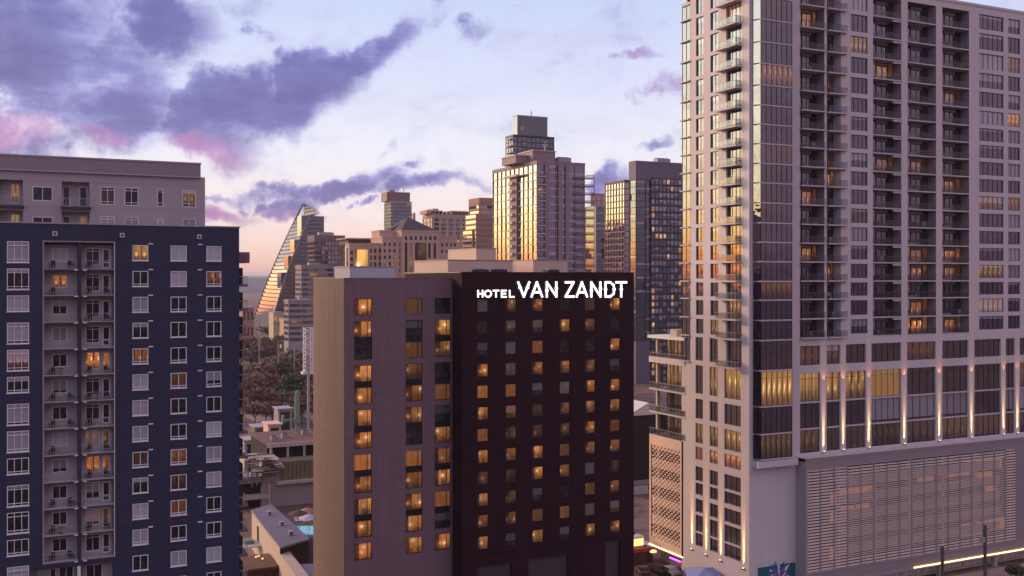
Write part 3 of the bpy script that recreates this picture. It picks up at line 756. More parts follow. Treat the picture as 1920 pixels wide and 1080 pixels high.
# ================================================================ hotel
YP, YD = 139.4, 135.9
def hotel():
    fp, fd = Face('Y', YP), Face('Y', YD)
    xl = fp.u(645); xm = fd.u(866); xr = fd.u(1188.5)
    fs = Face('X', xl); yb = fs.u(587.5)
    fh = 3.10
    zp = H - .12; zd = fd.z(1000, 512)
    t = Thing('hotel_building', 'tall hotel with a mauve wing and a plum front carrying lit lettering', 'hotel', ((xl + xr) / 2, 150, 0))
    # mauve wing, left side wall
    sm = MB(); sm.quad([(xl, yb, 0), (xl, YP, 0), (xl, YP, zp), (xl, yb, zp)], 'taupe_stucco')
    # mauve front
    z0 = fp.z(680, 591)
    cols = [(664, 697.5, [.75, .8, .0, .9, .55, .85, .8, .85, .8, .85, .6, .85, .7]), (760.5, 792, [.3, 0, .35, .25, .3, .6, 0, .75, .6, .7, .75, .7, .05]), (815, 845, [0, .45, .4, 0, .5, 0, .4, .5, .45, .45, 0, .5])]
    holes = []; wins = []
    for ci, (a, b, lits) in enumerate(cols):
        for r in range(12):
            za = z0 - fh * r; zz = za + 2.3
            ua, ub = fp.u(a), fp.u(b)
            wins.append((ua, ub, za, zz, lits[r]))
        holes.append((ua, ub, z0, z0 + 2.3, .2))
        for p_ in range(5): holes.append((ua, ub, z0 - fh * (2 * p_ + 2), z0 - fh * (2 * p_ + 1) + 2.3, .2))
        holes.append((ua, ub, z0 - fh * 11, z0 - fh * 11 + 2.3, .2))
    fm = MB(); wall(fm, fp, xl, xm - .003, 0, zp, holes, 'mauve_stucco', .2, 'dark_frame')
    fm.add(sm); t.part('mauve_wall', fm)
    body = MB(); body.box(xl + .3, xm + 4, YP + .45, yb, 0, zp - 1.0, 'roof_dark'); body.box(xl + .01, xm, yb - .3, yb, 0, zp, 'mauve_stucco')
    body.quad([(xl + .3, YP + .3, zp), (xl + .3, yb, zp), (xl + .3, yb, zp - 1), (xl + .3, YP + .3, zp - 1)], 'mauve_stucco')
    body.box(xm + .3, xr - .3, YD + .45, yb + 4, 0, zd - 1.0, 'roof_dark'); body.box(xr - .29, xr, YD + .01, yb + 4, 0, zd, 'dark_panel'); body.box(xm, xm + .29, YD + .01, yb + 4, 0, zd, 'dark_panel')
    t.part('body', body)
    cap = MB(); cap.box(xl - .06, xm - .01, YP - .06, YP + .35, zp + .003, zp + .12, 'mauve_stucco'); cap.box(xl - .06, xl + .35, YP + .35, yb, zp + .003, zp + .12, 'cap_metal')
    cap.box(xm - .08, xr + .08, YD - .08, YD + .4, zd + .003, zd + .14, 'dark_panel'); cap.box(xm - .08, xm + .4, YD + .4, yb + 4, zd + .003, zd + .14, 'cap_metal')
    t.part('parapet_cap', cap)
    for ci, (a, b, _) in enumerate(cols):
        for p_ in range(5):
            zz = z0 - fh * (2 * p_ + 2) + 2.3
            sp = MB(); sp.fbox(fp, fp.u(a) + .01, fp.u(b) - .01, zz + .003, zz + fh - 2.3 - .003, .12, .2, 'dark_frame'); t.rep('spandrel', sp)
    for (a, b, za, zz, l) in wins:
        f, gq = MB(), MB()
        w = b - a
        f.fbox(fp, a, b, za, za + .07, .1, .2, 'dark_frame'); f.fbox(fp, a, b, zz - .07, zz, .1, .2, 'dark_frame')
        for q in (a, a + w * .74, b - .07): f.fbox(fp, q, q + .07, za + .072, zz - .072, .1, .2, 'dark_frame')
        gq.quad([fp.P(a, za, .19), fp.P(b, za, .19), fp.P(b, zz, .19), fp.P(a, zz, .19)], 'glass_hotel', (l * RND.uniform(.6, 1.2), RND.random(), 0 if l else RND.choice([0, .5]), RND.uniform(.15, .45)))
        t.rep('window', f, [('pane', gq)])
    # plum front
    z1 = fd.z(905, 585)
    dc = [(895, 915.5), (948, 968), (998, 1018.5), (1049.5, 1068.5), (1097, 1116), (1144, 1162.5)]
    L = [[.0, .3, .8, 0, .35, 1.0], [.05, .12, .12, .6, .25, 0], [0, 0, .5, 0, 0, .65], [.75, .1, .3, .4, .2, 0], [.8, .4, 0, .12, .5, .4], [.7, .2, .12, .15, .3, .45],
         [.7, .3, .1, .3, .3, .4], [.8, .4, .6, .3, .65, .3], [.3, .05, .75, .3, 0, .1], [.95, .35, 0, 0, .3, .25], [.75, .35, .55, .5, .1, .15], [.65, .03, .35, 0, .75, .4]]
    holes = []
    for (a, b) in dc:
        for r in range(12): holes.append((fd.u(a), fd.u(b), z1 - fh * r, z1 - fh * r + 1.86, .14))
    zb_ = fd.z(1000, 1025)
    base = [(fd.u(894), fd.u(960), 0, zb_ - 1.9, 1.5), (fd.u(991), fd.u(1066), 0, zb_ - 1.7, 1.5), (fd.u(1135), fd.u(1163), 0, zb_ - .6, 1.5)]
    dm = MB(); wall(dm, fd, xm, xr, 0, zd, holes + base, 'dark_panel', .14)
    t.part('plum_wall', dm)
    bd = MB(); bd.fbox(fd, xm - .0, xr, zb_ - .15, zb_ + .35, -.18, -.003, 'dark_panel'); bd.fbox(fd, base[0][0], base[0][1], 0, zb_ - 4.2, .9, 1.3, 'mauve_stucco'); bd.fbox(fd, base[1][0], base[1][1], 0, zb_ - 3.6, .9, 1.3, 'mauve_stucco')
    for q in base: bd.fquad(fd, q[0], q[1], q[2], q[3], 1.45, 'void_dark')
    t.part('base_band', bd)
    for ci, (a, b) in enumerate(dc):
        for r in range(12):
            f, gq = MB(), MB(); l = L[r][ci]; za = z1 - fh * r
            glaze(f, gq, fd, fd.u(a), fd.u(b), za, za + 1.86, .13, 1, 'dark_frame', 'glass_hotel', l * RND.uniform(.3, 1.15), 0 if l > .2 else RND.choice([0, .6, 1]), RND.uniform(.1, .4), .06)
            t.rep('window', f, [('pane', gq)])
    # plant rooms on the roof
    fx = fp.u(0)
    def roofbox(name, pxl, pxc, pxr, ytop, Y, m1, m2):
        f1 = Face('Y', Y); xc = f1.u(pxc); f2 = Face('X', xc); yb_ = f2.u(pxl); xr_ = f1.u(pxr); zt = f1.z(pxc, ytop)
        m_ = MB(); m_.box(xc, xr_, Y, yb_, zp - 1.0, zt, m1); m_.box(xc - .1, xr_ + .1, Y - .1, yb_ + .1, zt + .003, zt + .12, 'cap_metal')
        t.part(name, m_)
    roofbox('plant_room', 627, 656, 741, 500.5, 146.0, 'lavender_box', 0)
    roofbox('plant_room', 777, 840, 961, 488, 143.0, 'peach_box', 0)
    roofbox('plant_room', 961, 1000, 1064, 488, 147.5, 'peach_box', 0)
    roofbox('lift_tower', 840, 893, 930, 466, 160.5, 'peach_box', 0)
    for px, Y in ((905, 141), (1038, 141), (940, 141)):
        m_ = MB(); f1 = Face('Y', Y); x = f1.u(px); m_.box(x - 1, x + 1, Y, Y + 1.6, zd - 1, zd + .55, 'roof_dark'); m_.box(x - .6, x + .6, Y + .3, Y + 1.3, zd + .553, zd + .7, 'steel_grey'); t.rep('roof_vent', m_)
    t.finish()

    # lettering on the plum front
    s = Thing('hotel_sign', 'white illuminated lettering HOTEL VAN ZANDT across the top of the plum hotel front', 'sign', (fd.u(1030), YD - .35, fd.z(1030, 543)))
    GL = {
     'V': [[(0, 1), (.5, 0), (1, 1)]], 'A': [[(0, 0), (.5, 1), (1, 0)], [(.18, .30), (.82, .30)]], 'N': [[(0, 0), (0, 1), (1, 0), (1, 1)]],
     'Z': [[(.02, 1), (.98, 1), (.02, 0), (1, 0)]], 'D': [[(0, 0), (0, 1), (.55, 1), (.95, .8), (1, .5), (.95, .2), (.55, 0), (0, 0)]],
     'T': [[(0, 1), (1, 1)], [(.5, 1), (.5, 0)]], 'H': [[(0, 0), (0, 1)], [(1, 0), (1, 1)], [(0, .5), (1, .5)]],
     'O': [[(.5 + .5 * math.cos(k * math.pi / 8), .5 + .5 * math.sin(k * math.pi / 8)) for k in range(17)]],
     'E': [[(1, 1), (0, 1), (0, 0), (1, 0)], [(0, .52), (.85, .52)]], 'L': [[(0, 1), (0, 0), (1, 0)]]}
    ticks = {'V': [(.17, .62), (.83, .62)], 'N': [(0, .42), (1, .58)], 'D': [(0, .5), (1, .5)], 'T': [(.5, .5)], 'A': [], 'Z': []}
    def letter(ch, pa, pb, ya, yb2, w):
        u0, u1 = fd.u(pa) + w / 2, fd.u(pb) - w / 2
        za, zt = fd.z((pa + pb) / 2, yb2) + w / 2, fd.z((pa + pb) / 2, ya) - w / 2
        m_ = MB(); n = 0
        def strip(p, q):
            nonlocal n
            P = Vector((u0 + (u1 - u0) * p[0], za + (zt - za) * p[1])); Q = Vector((u0 + (u1 - u0) * q[0], za + (zt - za) * q[1]))
            d = (Q - P).normalized(); nn = Vector((-d.y, d.x)) * w / 2; e = d * w * .42
            c = [P - e + nn, P - e - nn, Q + e - nn, Q + e + nn]
            y0, y1 = YD - .42 - .002 * n, YD - .14 + .002 * n; n += 1
            lo = [(k.x, y0, k.y) for k in c]; hi = [(k.x, y1, k.y) for k in c]
            m_.quad(lo, 'sign_white')
            for k in range(4): m_.quad([lo[k], lo[(k + 1) % 4], hi[(k + 1) % 4], hi[k]], 'white_frame')
        for st in GL[ch]:
            for p, q in zip(st, st[1:]): strip(p, q)
        if w > .25:
            for (a, b) in ticks.get(ch, ()):
                hw = w * .38 / (u1 - u0)
                strip((a - hw, b), (a + hw, b))
        s.part('letter', m_)
    y1, y2 = 527.3, 558
    for ch, a, b in (('V', 967.5, 992), ('A', 992.5, 1016), ('N', 1021, 1042.5), ('Z', 1056, 1075), ('A', 1077, 1100), ('N', 1104.5, 1125), ('D', 1131, 1150.5), ('T', 1151, 1173.5)):
        letter(ch, a, b, y1, y2, .33)
    for ch, a, b in (('H', 893, 904), ('O', 905.5, 920), ('T', 921.5, 934), ('E', 937, 948), ('L', 952, 962.5)):
        letter(ch, a, b, 543.3, 558, .23)
    rl = MB(); rl.box(fd.u(893), fd.u(962), YD - .136, YD - .003, fd.z(930, 557.5), fd.z(930, 557.5) + .08, 'dark_frame'); rl.box(fd.u(967), fd.u(1173), YD - .136, YD - .003, fd.z(1070, 545), fd.z(1070, 545) + .08, 'dark_frame')
    s.part('mounting_rail', rl)
hotel()

# ================================================================ white residential tower (right)
YT = 134.0; XT = 108.7
LY = [-40, 0, 42.5, 84, 124, 164, 201, 236.7, 272.5, 309, 345, 382, 419, 455, 491, 527.5, 562.5, 600, 637, 693, 760, 811, 858]
def tower():
    fy, fx = Face('Y', YT), Face('X', XT)
    Z = [fy.z(1440, y) for y in LY][::-1]          # slab levels from the top of the podium upwards
    ZT = fy.z(1860, 13); zcor = fx.z(1286, 11)
    xr = fy.u(2080); yb = fx.u(1278)
    t = Thing('residential_tower', 'tall white gridded residential tower with many balconies and amber reflecting glass', 'tower', ((XT + xr) / 2, 144, 0))
    levels = [z for z in Z]                         # 23.4, 27.6, 32, 37.9, 42.8, ...
    reg = [z for z in Z if z > 42]                  # regular floors
    # ---------- front
    colW = {'C': (1595, 1627, 4), 'G': (1836, 1882, 5), 'H': (1890, 1913, 3), 'I': (1922, 1962, 4), 'J': (1980, 2030, 4)}
    holes = []
    wins = []
    rnd = random.Random(11)
    litw = {('C', 19): .9, ('C', 18): .25, ('C', 15): .35, ('G', 18): .45, ('G', 3): .5, ('G', 7): .2, ('H', 7): .3, ('H', 12): .9}
    for r, z in enumerate(reg):
        nxt = reg[r + 1] if r + 1 < len(reg) else z + 3.6
        if nxt > ZT - .4: continue
        for c, (a, b, n) in colW.items():
            lit = litw.get((c, r), rnd.choice([0] * 50 + [.3, .5]))
            wins.append((fy, fy.u(a), fy.u(b), z + .55, nxt - .22, n, lit, rnd.choice([0, 0, 0, .2, .5, 1]), rnd.uniform(.2, .8)))
    low = [(1500, 1538, 3), (1550, 1576, 2), (1586, 1624, 3), (1634, 1690, 5), (1701, 1755, 4), (1767, 1816, 4), (1827, 1877, 5), (1886, 1903, 2), (1912, 1960, 4), (1972, 2040, 4)]
    zc = fy.z(1700, 641.6); z_a = fy.z(1700, 676); z_b = fy.z(1700, 690.5); z_base = fy.z(1580, 843)
    for i, (a, b, n) in enumerate(low):
        ztop = zc if i > 1 else reg[1] - 0.15
        lit_b = [.9, .8, .75, 1.1, 0, 0, 0, 0, .2, 0][i]
        wins.append((fy, fy.u(a), fy.u(b), z_a, zc, n, rnd.choice([0, 0, .12]), rnd.choice([0, .0, .3]), .3))
        wins.append((fy, fy.u(a), fy.u(b), Z[2] + .15, z_b, n, lit_b, 0, .85, (.80,)))
        wins.append((fy, fy.u(a), fy.u(b), Z[1] + .15, Z[2] - .15, n, 0, rnd.choice([0, .0, .9]), .3))
        wins.append((fy, fy.u(a), fy.u(b), z_base, Z[1] - .15, n, [.16, .05, .10, .05, .08, .2, .14, .1, .05, 0][i], 0, .8))
        holes.append((fy.u(a), fy.u(b), z_base, z_b, .45)); holes.append((fy.u(a), fy.u(b), z_a, zc, .45))
    for w in wins:
        if w[3] > zc: holes.append(w[1:5] + (.30,))
    ztb = ZT - 1.5
    balc = {'A': (1500, 1545.5), 'B': (1550.5, 1577), 'D': (1637, 1690), 'E': (1702, 1755), 'F': (1767, 1817)}
    zbot = {c: (reg[0] + .1 if c in 'DEF' else zc + 3.2) for c in balc}
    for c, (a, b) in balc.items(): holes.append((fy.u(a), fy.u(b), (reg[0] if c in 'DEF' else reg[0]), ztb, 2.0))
    fm = MB(); XC = fy.u(1485)
    wall(fm, fy, XC, xr, 0, ZT, holes, 'white_concrete', .30)
    # pier at the corner and the recess behind the glass bay
    zg0 = fy.z(1450, 858)
    fm.box(XT + .005, fy.u(1412), YT, YT + 1.0, 0, ZT + 4, 'white_concrete')
    fm.box(fy.u(1412) + .002, XC, YT + .002, YT + .8, 0, zg0 - 1.2, 'white_concrete')
    fm.box(fy.u(1412) - .1, XC + .02, YT - 1.5, YT - .003, zg0 - 1.25, zg0 - .15, 'white_concrete')
    t.part('front_wall', fm)
    # ---------- left side
    sh = []; swins = []
    cols = [(1305, 1319, 2), (1332, 1347, 2)]
    yn = fx.u(1391); 
    for r, z in enumerate(reg):
        nxt = reg[r + 1] if r + 1 < len(reg) else z + 3.2
        for (a, b, n) in cols:
            swins.append((fx, fx.u(a), fx.u(b), z + .45, nxt - .22, n, rnd.choice([0] * 9 + [.4]), rnd.choice([0, 0, .3]), .5))
    lowrows = [(632, 676), (685, 738), (748, 785), (794, 831), (838, 862), (875, 902), (906, 928), (936, 961), (966, 997), (1000, 1024)]
    zl = []
    for i, (ya, yb_) in enumerate(lowrows):
        za, zz = fx.z(1310, yb_), fx.z(1310, ya)
        zl.append((za, zz))
        for (a, b, n) in ((1304, 1318, 2), (1330.5, 1346, 2), (1358, 1389, 3)):
            if i == 0 and a > 1350: continue
            lit = [0, .35, 0, .3, .9, 0, 0, 0, 0, 0][i]
            if i == 1: lit = [.05, .6, 1.0][(a > 1320) + (a > 1350)]
            if i == 3: lit = [.3, .4, .6][(a > 1320) + (a > 1350)]
            swins.append((fx, fx.u(a), fx.u(b), za, zz, n, lit, 0, .1 if i == 4 else .8))
    for w in swins: sh.append(w[1:5] + (.32,))
    zbl = fx.z(1370, 690) + .05
    yb0, yb1 = fx.u(1390.5), fx.u(1361.5)
    sh.append((yb0, yb1, zbl, ZT + 2, .62))
    sm = MB()
    ye = fx.u(1294.5)
    wall(sm, fx, YT + .002, ye, 0, ZT + 4, sh, 'white_concrete', .32)
    # corner glazing at the far end has its own slabs; below it a plain pier
    wall(sm, fx, ye, yb, 0, reg[0] - 4.6, [], 'white_concrete')
    sm.quad([fx.P(ye, reg[0] - 4.6, 0), fx.P(ye, ZT + 4, 0), fx.P(ye, ZT + 4, .5), fx.P(ye, reg[0] - 4.6, .5)], 'white_concrete')
    t.part('side_wall', sm)
    core = MB()
    core.box(XT + 2.4, xr, YT + 2.6, yb - .4, 0, ZT - .6, 'void_dark'); core.box(XT + .6, XT + 2.4, YT + 2.6, yb - .4, 0, zcor - .4, 'void_dark')
    core.box(XT + 1.0, xr, yb - .39, yb, 0, ZT, 'white_concrete')
    core.quad([(XC, YT + .5, 0), (xr, YT + .5, 0), (xr, YT + .5, reg[0] - .2), (XC, YT + .5, reg[0] - .2)], 'void_dark')
    for w in wins:
        if w[3] > zc: core.fquad(fy, w[1] - .1, w[2] + .1, w[3] - .1, w[4] + .1, .5, 'void_dark')
    t.part('core', core)
    rf = MB(); rf.box(XT, xr, YT + .01, yb, ZT - .59, ZT - .3, 'grey_concrete'); rf.box(XC + 20, xr + .01, YT - .12, YT - .003, ZT - .35, ZT + .12, 'white_concrete')
    rf.box(XT + 4, fy.u(1700), YT + 3, yb - 2, ZT - .29, ZT + 7, 'white_concrete')
    t.part('roof', rf)
    for w in wins + swins:
        f, gq = MB(), MB(); tr = w[9] if len(w) > 9 else ()
        d = .28 if w[3] > zc or w[0] is fx else .42
        glaze(f, gq, w[0], w[1], w[2], w[3], w[4], d, w[5], 'dark_frame', 'glass_tower', w[6], w[7], w[8], .07, tr, rnd)
        t.rep('window', f, [('pane', gq)])
    # slab lips on the tall lower front openings
    sl = MB()
    for i, (a, b, n) in enumerate(low):
        for z in (Z[1], Z[2]): sl.fbox(fy, fy.u(a) + .003, fy.u(b) - .003, z - .14, z + .14, .12, .44, 'slab_edge')
    t.part('slab_lip', sl)
    # ---------- balconies on the front
    bs = list(reg)
    for c, (a, b) in balc.items():
        ua, ub = fy.u(a), fy.u(b); W = ub - ua
        fr2 = Face('Y', YT + 1.9)
        for r, z in enumerate(bs):
            nxt = bs[r + 1] if r + 1 < len(bs) else z + 3.6
            if z > ztb - 1.6: continue
            top = min(nxt, ztb) - .13
            m_ = MB(); proj = -.55 if c in 'AB' else -.12
            if r == 0 and c in 'DEF': m_.box(ua + .003, ub - .003, YT + .05, YT + 1.99, z - .1, z + .13, 'slab_edge')
            if r > 0 or c in 'AB': m_.box(ua + .003, ub - .003 if c != 'B' else ub + 1.05, YT + proj, YT + 1.99, z - .09, z + .13, 'slab_edge')
            if c == 'B': m_.box(ub - .02, ub + .01, YT + .02, YT + 1.9, z + .13, top, 'white_concrete')
            if c == 'D': m_.box(ub - W * .28, ub - .004, YT + .03, YT + .25, z - .13 - .35, z - .132, 'white_concrete')
            elif c in 'EF' and (r * 7 + ord(c)) % 3: m_.box(ua + .004, ua + W * .32, YT + .03, YT + .2, z + .132, z + .55, 'cap_metal')
            lit = rnd.choice([0] * 45 + [.2, .3, .5])
            if c == 'E' and r in (1, 0): lit = (1.1, .7)[r]
            if c == 'F' and r == 0: lit = .6
            if c == 'E' and r == 4: lit = .7
            if c == 'F' and r == 4: lit = .8
            if c == 'B' and r == 8: lit = .9
            if c == 'A' and r in (16, 4): lit = .6
            f, gq = MB(), MB()
            ds = ua + W * .38; de = ua + W * .78
            glaze(f, gq, fr2, ua + .02, ds - .02, z + .14, top - .01, 0, 2, 'dark_frame', 'glass_tower', lit * .5, rnd.choice([0, 0, .7]), .3, .07, (), rnd)
            glaze(f, gq, fr2, de + .02, ub - .02, z + .14, top - .01, 0, 1, 'dark_frame', 'glass_tower', lit * .3, 0, .3, .07, (), rnd)
            f.box(ds, de, YT + 1.80, YT + 1.93, top - .55, top, 'grey_concrete')
            dr, dg = MB(), MB(); glaze(dr, dg, fr2, ds, de, z + .14, top - .56, -.03, 2, 'dark_frame', 'glass_tower', lit, 0, .3, .12, (), rnd); dr.add(dg)
            rl = MB(); xa, xb2 = ua + .05, (ub - .05 if c != 'B' else ub + 1.0); yy = YT + proj + .05
            rl.box(xa, xb2, yy, yy + .05, z + 1.12, z + 1.19, 'rail_dark')
            k = xa
            while k < xb2: rl.box(k, k + .03, yy + .005, yy + .035, z + .13, z + 1.12, 'rail_dark', False); k += .45
            rl.box(xa, xb2, yy + .012, yy + .025, z + .2, z + 1.08, 'rail_clear')
            if c == 'B': rl.box(xb2 - .05, xb2, yy + .05, YT - .01, z + 1.12, z + 1.19, 'steel_grey')
            t.rep('balcony', m_, [('window', f), ('pane', gq), ('door', dr), ('railing', rl)])
    # ---------- corner glass bay
    bay = MB(); bayf = MB(); YB = YT - 1.4; fb_ = Face('Y', YB); xa, xb = fy.u(1412), fb_.u(1485)
    x1 = fb_.u(1426.5)
    lit_b = {19: .95, 22: 0}
    ZZ = [z for z in Z if z > zg0 - .5] + [ZT + 2]
    for r, (za, zb) in enumerate(zip(ZZ, ZZ[1:])):
        lit = .95 if r == 2 else (.16 if r == 0 else (.35 if r == 17 else .25 if r == 6 else .12 if r == 13 else 0))
        glaze(bayf, bay, fb_, x1, xb, za + .12, zb - .1, 0, 6, 'dark_frame', 'glass_tower', lit, 0, .85 if r < 4 else .2, .06, (.80,) if r in (2,) else (), rnd)
        # slanted return that catches the western sky
        xk = x1 - .52
        bay.quad([(xk, YT - .05, za + .12), (x1 - .06, YB, za + .12), (x1 - .06, YB, zb - .1), (xk, YT - .05, zb - .1)], 'glass_tower', (0, rnd.random(), 0, 0))
        slabs = MB(); slabs.box(x1 - .12, xb + .003, YB - .12, YT + .3, za - .12, za + .12, 'slab_edge')
        slabs.box(xa, x1 - .123, YT - .1, YT + .3, za - .12, za + .12, 'slab_edge'); t.rep('bay_slab', slabs)
    bayf.box(xa + .01, x1, YT + .02, YT + .3, zg0, ZT + 2, 'dark_frame'); bayf.box(x1 + .25, xb - .05, YB + .5, YT + .3, zg0, ZT + 2, 'void_dark')
    t.part('glass_bay', bay); t.part('bay_mullions', bayf)
    # ---------- far corner glazing on the side
    cg, cf = MB(), MB()
    zz0 = reg[0] - 4.6
    lv = [zz0] + [z for z in reg if z < zcor - 1] + [zcor]
    for za, zb in zip(lv, lv[1:]):
        glaze(cf, cg, fx, ye + .1, yb - .05, za + .1, zb - .1, .12, 2, 'dark_frame', 'glass_tower', 0, 0, 0, .06, (), rnd)
        cs = MB(); cs.box(XT - .35, XT + .6, ye + .05, yb + .1, za - .10, za + .10, 'slab_edge'); t.rep('corner_slab', cs)
    cs = MB(); cs.box(XT - .05, XT + .6, ye + .02, yb, zcor + .003, zcor + .5, 'white_concrete')
    t.part('corner_glass', cg); t.part('corner_mullions', cf); t.part('corner_cap', cs)
    # ---------- side balconies
    for r, z in enumerate([fx.z(1370, 690) + .1] + [q for q in reg]):
        zz = ([*reg, ZT + 3])[r] if r else reg[0]
        nxt = ([reg[0]] + reg[1:] + [ZT + 2])[r]
        m_ = MB(); yo0, yo1 = fx.u(1391) + .02, fx.u(1352)
        # the slab reaches from the recess out over the street
        m_.box(XT - 1.25, XT - .003, yb0 + .01, yo1, z - .14, z + .13, 'slab_edge'); m_.box(XT, XT + .58, yb0 + .003, yb1 - .003, z - .14, z + .13, 'slab_edge')
        f, gq = MB(), MB(); fb2 = Face('X', XT + .5)
        lit = .5 if r in (2, 17) else 0
        glaze(f, gq, fb2, yb0 + .03, yb1 - .03, z + .14, nxt - .16, 0, 4, 'dark_frame', 'glass_tower', lit, 0, .3, .07, (), rnd)
        rl = MB(); rl.box(XT - 1.22, XT - 1.17, yb0 + .05, yo1 - .02, z + 1.1, z + 1.17, 'steel_grey')
        for k in range(6):
            yy = yb0 + .08 + (yo1 - yb0 - .2) * k / 5
            rl.box(XT - 1.215, XT - 1.18, yy, yy + .05, z + .13, z + 1.1, 'steel_grey')
        rl.box(XT - 1.205, XT - 1.19, yb0 + .1, yo1 - .06, z + .2, z + 1.08, 'rail_glass')
        rl.box(XT - 1.16, XT - .02, yb0 + .05, yb0 + .07, z + .2, z + 1.08, 'rail_glass'); rl.box(XT - 1.16, XT - .02, yb0 + .04, yb0 + .08, z + 1.1, z + 1.17, 'steel_grey')
        t.rep('balcony', m_, [('window', f), ('pane', gq), ('railing', rl)])
    # ---------- uplights at the foot of the side piers and of the front piers
    for px, py in ((1297.5, 1023), (1324, 1033), (1351.5, 1044), (1394.5, 1059)):
        y = fx.u(px); z = fx.z(px, py); m_ = MB()
        m_.box(XT - .34, XT - .02, y - .2, y + .2, z - .75, z - .55, 'dark_frame'); m_.box(XT - .26, XT - .12, y - .1, y + .1, z - .548, z - .50, 'led_warm')
        o = t.part('uplight', m_)
        lampspot(o, (XT - .30, y, z - .42), t.loc, (XT, y, z + 4.6), 30000, 8.5, (1, .58, .18), .06); lampspot(o, (XT - .24, y, z - .40), t.loc, (XT, y, z + 1.6), 3500, 20, (1, .60, .20), .1)
    for i, (pa, pb) in enumerate(((1538, 1550), (1576, 1586), (1624, 1634), (1690, 1701), (1755, 1767), (1816, 1827), (1877, 1886), (1903, 1912), (1960, 1972))):
        x = fy.u((pa + pb) / 2); z = z_base; w = .22
        m_ = MB(); m_.box(x - .2, x + .2, YT - .36, YT - .02, z - .12, z + .02, 'dark_frame'); m_.box(x - .12, x + .12, YT - .28, YT - .12, z + .022, z + .06, 'led_warm')
        o = t.part('uplight', m_)
        lampspot(o, (x, YT - .30, z + .16), t.loc, (x, YT, z + 4.8), 24000, 8, (1, .58, .18), .05); lampspot(o, (x, YT - .24, z + .16), t.loc, (x, YT, z + 2.0), 3000, 18, (1, .60, .20), .08)
        lampspot(o, (x, YT - .45, z_b - 1.6), t.loc, (x, YT + .1, z_b + .2), 120, 60, (1, .36, .08), .1)
    t.finish()
    # belongings on the balconies
    colname = {'A': 'balcony column beside the glass bay', 'B': 'narrow second balcony column', 'D': 'third balcony column', 'E': 'fourth balcony column', 'F': 'rightmost balcony column'}
    r2 = random.Random(21)
    for c, (a, b) in balc.items():
        ua, ub = fy.u(a), fy.u(b)
        for r, z in enumerate(bs[:-1]):
            if r2.random() > .62: continue
            kind = r2.choice(['chair', 'plant', 'table', 'chair']); x = ua + (ub - ua) * r2.uniform(.2, .8); yy = YT + .5; q = MB(); zz = z + .135
            if kind == 'chair':
                mn = r2.choice(['furniture_dark', 'cap_metal']); w_ = 'dark' if mn == 'furniture_dark' else 'pale'
                q.box(-.28, .28, -.26, .26, .36, .46, mn); q.box(-.28, .28, .2, .28, .46, .98, mn)
                for sx in (-.24, .24):
                    for sy in (-.22, .22): q.box(sx - .03, sx + .03, sy - .03, sy + .03, 0, .36, mn)
                    q.box(sx - .04, sx + .04, -.24, .2, .6, .65, mn)
                o = q.build('balcony_chair'); lb = f'{w_} chair on the {colname[c]}, level {r + 1} above the band'
            elif kind == 'table':
                q.box(-.32, .32, -.32, .32, .7, .75, 'cap_metal'); q.box(-.04, .04, -.04, .04, .05, .7, 'steel_grey'); q.box(-.2, .2, -.2, .2, 0, .05, 'steel_grey')
                o = q.build('balcony_table'); lb = f'small pale table on the {colname[c]}, level {r + 1} above the band'
            else:
                q.box(-.17, .17, -.17, .17, 0, .34, 'terracotta')
                for k in range(70):
                    cc = Vector((r2.gauss(0, .2), r2.gauss(0, .2), .75 + r2.gauss(0, .22))); s_ = .07; a_ = Vector((r2.gauss(0, 1), r2.gauss(0, 1), r2.gauss(0, 1))).normalized() * s_; b_ = a_.orthogonal().normalized() * s_
                    q.quad([cc - a_ - b_, cc + a_ - b_, cc + a_ + b_, cc - a_ + b_], 'leaf_green')
                o = q.build('potted_plant'); lb = f'leafy potted plant on the {colname[c]}, level {r + 1} above the band'
            o.location = (x, yy, zz); o.rotation_euler = (0, 0, r2.uniform(-.6, .6)); tag(o, lb, kind, 'belongings on the white tower balconies')
    return Z, reg
ZL, REG = tower()

